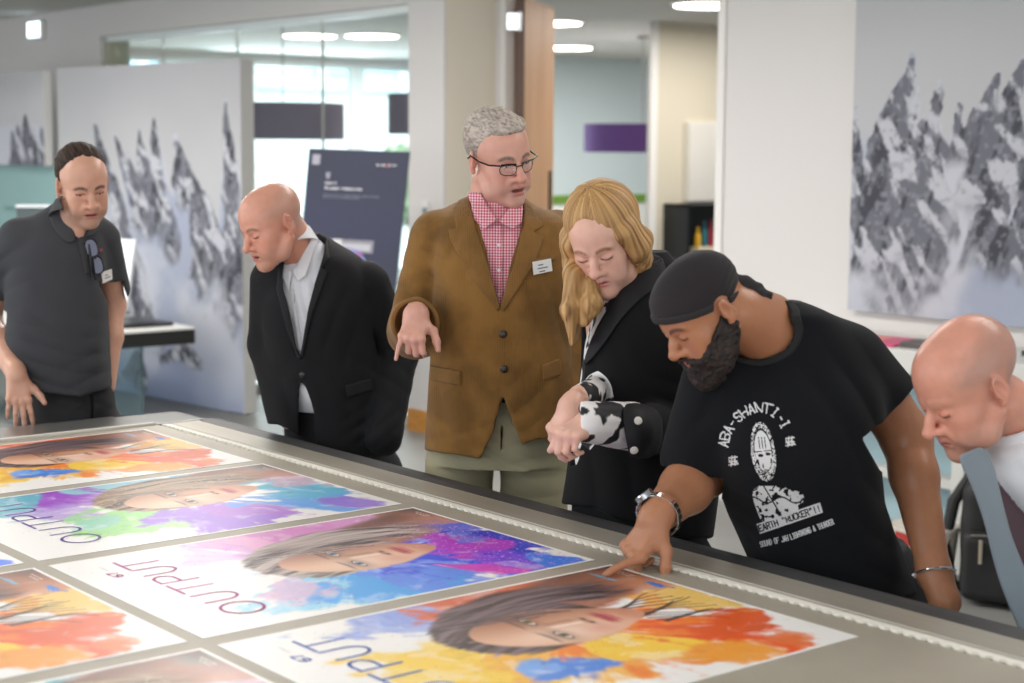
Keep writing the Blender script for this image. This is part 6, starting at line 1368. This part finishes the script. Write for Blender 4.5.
    c = V2W(px(143, 321, 10.15)); b = MB(); b.box((-.22, -.16, 0), (.22, .16, .02), .005); b.box((-.2, -.14, .02), (.2, .05, .026), .002); q = b.build('keyboard_tray', mat('desk_black2', '25272a', .4), None); q.location = (c[0]+.06, c[1]-.1, C_[2]+.001); tag(q, 'black keyboard tray on the white desk', 'keyboard')
    c = V2W(px(120, 311, 10.35)); t2 = empty('monitor', (c[0], c[1], C_[2]+.001), .3, 'white monitor seen beside the polo shirt sleeve, on the white desk', 'monitor'); zt = V2W(px(120, 240, 10.35))[2]-C_[2]
    b = MB(); b.obox((0, 0, zt/2+.03), [(1, 0, 0), (0, .97, -.2), (0, .2, .97)], (.11, .012, zt/2-.02), .006); b.build('screen_back', mat('screen_white', 'e9edf0', .3), t2); MB().box((-.09, -.08, 0), (.09, .08, .012), .004).build('stand', mat('screen_white', ''), t2); MB().box((-.02, -.01, .01), (.02, .01, .12)).build('neck', mat('screen_white', ''), t2)
    c = px(46, 213, 9.3); b = MB(); b.box((-.16, -.02, -.3), (.16, .02, .03), .004); t3 = b.build('display_screen', mat('screen_dark', '4f5a5c', .3), None, loc=None); t3.location = V2W(c); t3.rotation_euler.z = ROTZ; tag(t3, 'dark screen edge behind the polo shirt shoulder', 'screen'); MB().box((-.16, -.024, .03), (.16, .024, .045)).build('top_edge', mat('screen_white', ''), t3); MB().box((-.02, -.01, -(c[2])+.001), (.02, .01, -.29)).build('pole', mat('steel_dark', ''), t3); MB().box((-.18, -.12, -c[2]+.0005), (.18, .12, -c[2]+.015)).build('base', mat('steel_dark', ''), t3)
    banner()
def banner():
    TL, TR = px(309, 148.5, 9.25), px(409.5, 152, 9.05); Ld = nrm(TR-TL); w_ = np.linalg.norm(TR-TL)
    BLp = px(291, 420, 9.6); dn = (px(300, 251, 9.33)-TL); dn = nrm(dn); L_ = TL[2]/-dn[2]*.995; base = TL+Ld*w_/2+dn*L_; nf = nrm(np.cross(Ld, dn)); nf = nf if nf[1] < 0 else -nf
    root = empty('display_board', tuple(V2W(v3(base[0], base[1], 0))), ROTZ, 'dark blue advertising board on a stand behind the black suit', 'display board'); o = v3(base[0], base[1], 0)
    P = [TL, TR, TR+dn*L_, TL+dn*L_]; b = MB(); b.add([q-o-nf*.012 for q in P]+[q-o+nf*.0 for q in P], [(0, 1, 2, 3), (7, 6, 5, 4), (0, 4, 5, 1), (1, 5, 6, 2), (2, 6, 7, 3), (3, 7, 4, 0)]); bd = b.build('board', mat('board_navy', '3b3e55', .5, mix=('383a4b', 1.2, 1, .4, .6)), root)
    b = MB(); b.box((-.3, -.15, 0), (.3, .2, .02), .005); b.build('stand', mat('steel_dark', ''), root)
    m = (TL+TR)/2-o
    b = MB(); b.tube([m+dn*.3-nf*.02, v3(m[0], .34, .01)], .012, 8); b.build('stand_strut', mat('steel_dark', ''), root)
    def pt(u, v, off=.002): return TL+(TR-TL)*u+dn*w_*v-o+nf*off       # u,v in board widths
    def quad(b, u0, v0, u1, v1, off=.002): b.add([pt(u0, v0, off), pt(u1, v0, off), pt(u1, v1, off), pt(u0, v1, off)], [(0, 1, 2, 3)])
    def text(name, s, u0, v0, wd, hg, th, m):
        b = MB(); W_ = (len(s)-1)*5.4+4
        for a, e in strokes(s):
            A = pt(u0+a[0]/W_*wd, v0-a[1]/6*hg); E_ = pt(u0+e[0]/W_*wd, v0-e[1]/6*hg); d = nrm(E_-A); nn = np.cross(d, nf)*th; b.add([A-nn, E_-nn, E_+nn, A+nn], [(0, 1, 2, 3)])
        b.build(name, m, bd)
    wi = mat('board_white', 'd4d4da', .6); gi = mat('board_grey', '9a9cab', .6)
    text('logo_lettering', 'swiss', .69, .135, .09, .02, .002, wi); text('logo_initial', 'q', .79, .135, .014, .022, .003, mat('board_red', 'c02440', .6)); text('logo_lettering', 'print', .81, .135, .08, .02, .002, wi)
    text('heading_lettering', 'nyala 5', .195, .32, .11, .02, .0026, wi); text('heading_lettering', 'The compact flatbed printer', .195, .368, .38, .022, .0024, wi)
    text('small_lettering', 'Precision printing in a compact format for every kind of board', .19, .425, .56, .011, .0008, gi); text('small_lettering', 'and for all your rigid media and sheets', .19, .448, .37, .011, .0008, gi)
    b = MB(); quad(b, .045, .05, .125, .145); b.build('corner_patch', mat('patch_grey', 'a9a8b4', .6), bd)
    b = MB(); H_ = [(.195, .22), (.205, .205), (.219, .22), (.233, .205), (.243, .22), (.238, .255), (.219, .285), (.2, .255)]; b.add([pt(*q) for q in H_], [tuple(range(8))]); b.build('heart_emblem', gi, bd)
    b = MB(); quad(b, .12, .83, .74, .95); b.build('printer_picture', mat('pic_grey', '8f8e98', .6), bd)
    b = MB(); quad(b, .16, .865, .71, .93, .003); b.build('printer_picture_bed', mat('pic_light', 'bdbcc4', .6), bd)
    b = MB(); quad(b, .33, .83, .42, .905, .004); b.build('printer_picture_head', mat('pic_white', 'd8d8da', .6), bd)
    b = MB(); b.add([pt(.28, .9, .005), pt(.47, .905, .005), pt(.62, .93, .005), pt(.7, 1.05, .005), pt(.3, 1.05, .005)], [(0, 1, 2, 3, 4)]); b.build('printer_picture_print', mat('pic_colour', '7a9ad0', .6, mix=('a85a98', 14, 2, .42, .58)), bd)

def outdoors():
    box('ground', (-80, -30, -.35), (-17.6, 60, -.2), mat('ground_pale', 'd4dcd8', .9))
    m = mat('facade_blue', '9ccfe4', .5, mix=('d4e8f0', .5, 3, .45, .55, (1, .2, 3))); t = empty('office_building', (-44, 20, -.2), 0, 'pale blue glass building outside the office windows', 'building')
    MB().box((-4, -16, 3.6), (0, 22, 5.2)).build('blue_glazing', m, t); MB().box((-4, -16, 0), (-.2, 22, 3.6)).build('lower_storey', mat('facade_white', ''), t)
    for y in range(-16, 22, 3): MB().box((.0, y, 3.6), (.1, y+.3, 5.2)).build('fin', mat('facade_white', ''), t)
    for i, (x, y, lab) in enumerate(((-30, 12.9, 'white car parked outside, seen under the wide drum lamp'), (-33, 17.5, 'white car parked outside further along'))):
        t = empty('parked_car', (x, y, -.2), 1.2, lab, 'car', 'cars parked outside'); prof = [(-2.1, .35), (-2.1, .75), (-1.2, .9), (-.6, 1.4), (.9, 1.42), (1.5, .95), (2.1, .8), (2.15, .35)]
        MB().prism(prof, (0, .85, 0), (1, 0, 0), (0, 0, 1), 1.7).build('car_body', mat('car_white', 'e8eef0', .3, coat=.5), t)
        MB().prism([(-.95, .95), (-.55, 1.33), (.85, 1.35), (1.25, .97)], (0, .86, 0), (1, 0, 0), (0, 0, 1), 1.72).build('window_glass', mat('car_glass', '5f7f8c', .1), t)
        for wx in (-1.35, 1.35):
            for wy in (.8, -.8): MB().cyl((wx, wy-.1, .33), (wx, wy+.1, .33), .33, 24).build('wheel', mat('rubber', ''), t)
    S = np.random.default_rng(3)
    for i, (x, y, h_) in enumerate(((-34, 27.5, 2.6), (-37, 32, 3.0), (-33, 23.6, 1.9))):
        t = empty('garden_shrub', (x, y, -.2), 0, 'pale green shrub outside the office window nearest the pillar' if i == 0 else ('taller shrub outside behind the pale one' if i == 1 else 'low shrub outside beside the parked cars'), 'shrub', 'shrubs outside the office')
        V = []; Fc = []
        for k in range(900):
            d = nrm(S.normal(size=3)); r_ = h_*.5*S.uniform(.6, 1); c = d*r_*v3(1.1, 1.1, 1)+v3(0, 0, h_*.55); a = nrm(S.normal(size=3))*.14; b_ = nrm(np.cross(a, S.normal(size=3)))*.1; n = len(V); V += [c-a, c+b_, c+a, c-b_]; Fc.append((n, n+1, n+2, n+3))
        meshobj('foliage', V, np.array(Fc), mat('leaf_pale', 'a9bf9c', .8), t); MB().cyl((0, 0, 0), (0, 0, h_*.6), .08, 8).build('stem', mat('bark', '6a5a48', .9), t)
# ------------------------------------------------------------------ build everything
room(); outdoors(); printer_table(); posters()
p1, _ = man_polo(); sunglasses(p1)
man_suit(); man_corduroy(); woman(); man_tee(); man_grey()

# camera
cd = bpy.data.cameras.new('camera'); cam = bpy.data.objects.new('camera', cd); C.objects.link(cam)
M = Matrix([[riW[0], upW[0], -fwW[0], 0], [riW[1], upW[1], -fwW[1], 0], [riW[2], upW[2], -fwW[2], CZ], [0, 0, 0, 1]]); cam.matrix_world = M
cd.sensor_width = 36; cd.lens = F*36/1024; cd.clip_end = 300; cd.dof.use_dof = True; cd.dof.focus_distance = 3.75; cd.dof.aperture_fstop = 3.6
bpy.context.scene.camera = cam
# light: sky from the open camera side, and unseen area lights added as fill
w = bpy.data.worlds.new('sky'); bpy.context.scene.world = w; w.use_nodes = True; bg = w.node_tree.nodes['Background']; bg.inputs[0].default_value = (.91, .955, 1, 1); bg.inputs[1].default_value = 1.7
def area(x, y, z, sx, sy, power, col=(1, .95, .90), rot=(0, 0, 0)):
    l = bpy.data.lights.new('room_fill_light', 'AREA'); l.shape = 'RECTANGLE'; l.size = sx; l.size_y = sy; l.energy = power; l.color = col
    o = bpy.data.objects.new('room_fill_light', l); C.objects.link(o); o.location = (x, y, z); o.rotation_euler = rot; return o
for x, y, pw in ((-12, 1.5, 38), (-9.5, 3.2, 60), (-6.5, 3.4, 60), (-4.4, 3.7, 26), (-1.8, 3.7, 20), (-6, .6, 36), (-3.2, .9, 8), (-.4, 1.5, 8)): area(x, y, 2.72, 1.6, .7, pw)  # unseen showroom fill; the first was added to brighten the upper left wall
for x, y in ((-15, 9), (-12.5, 12), (-15.8, 11)): area(x, y, 2.7, 1.5, 1.5, 60)
area(-6.8, 8, 2.7, 1.2, 1.5, 55); area(-9.2, 10, 2.7, 1.2, 2, 45); area(-12.6, 13, 2.7, 1.5, 1.5, 50)  # the first is extra fill to brighten the oak door and doorway
area(-17.0, 10.5, 1.5, 5, 2.2, 160, (.82, .95, 1), (0, -pi/2, 0))  # upright bluish area light just inside the outer windows
sl = bpy.data.lights.new('sun', 'SUN'); sl.energy = 3.5; sl.angle = .02; so = bpy.data.objects.new('sun', sl); C.objects.link(so); so.rotation_euler = Vector((.75, .35, .8)).to_track_quat('Z', 'Y').to_euler()
sc = bpy.context.scene; sc.view_settings.view_transform = 'Standard'; sc.view_settings.look = 'None'; sc.view_settings.gamma = 1; sc.view_settings.exposure = .27; sc.view_settings.use_curve_mapping = False
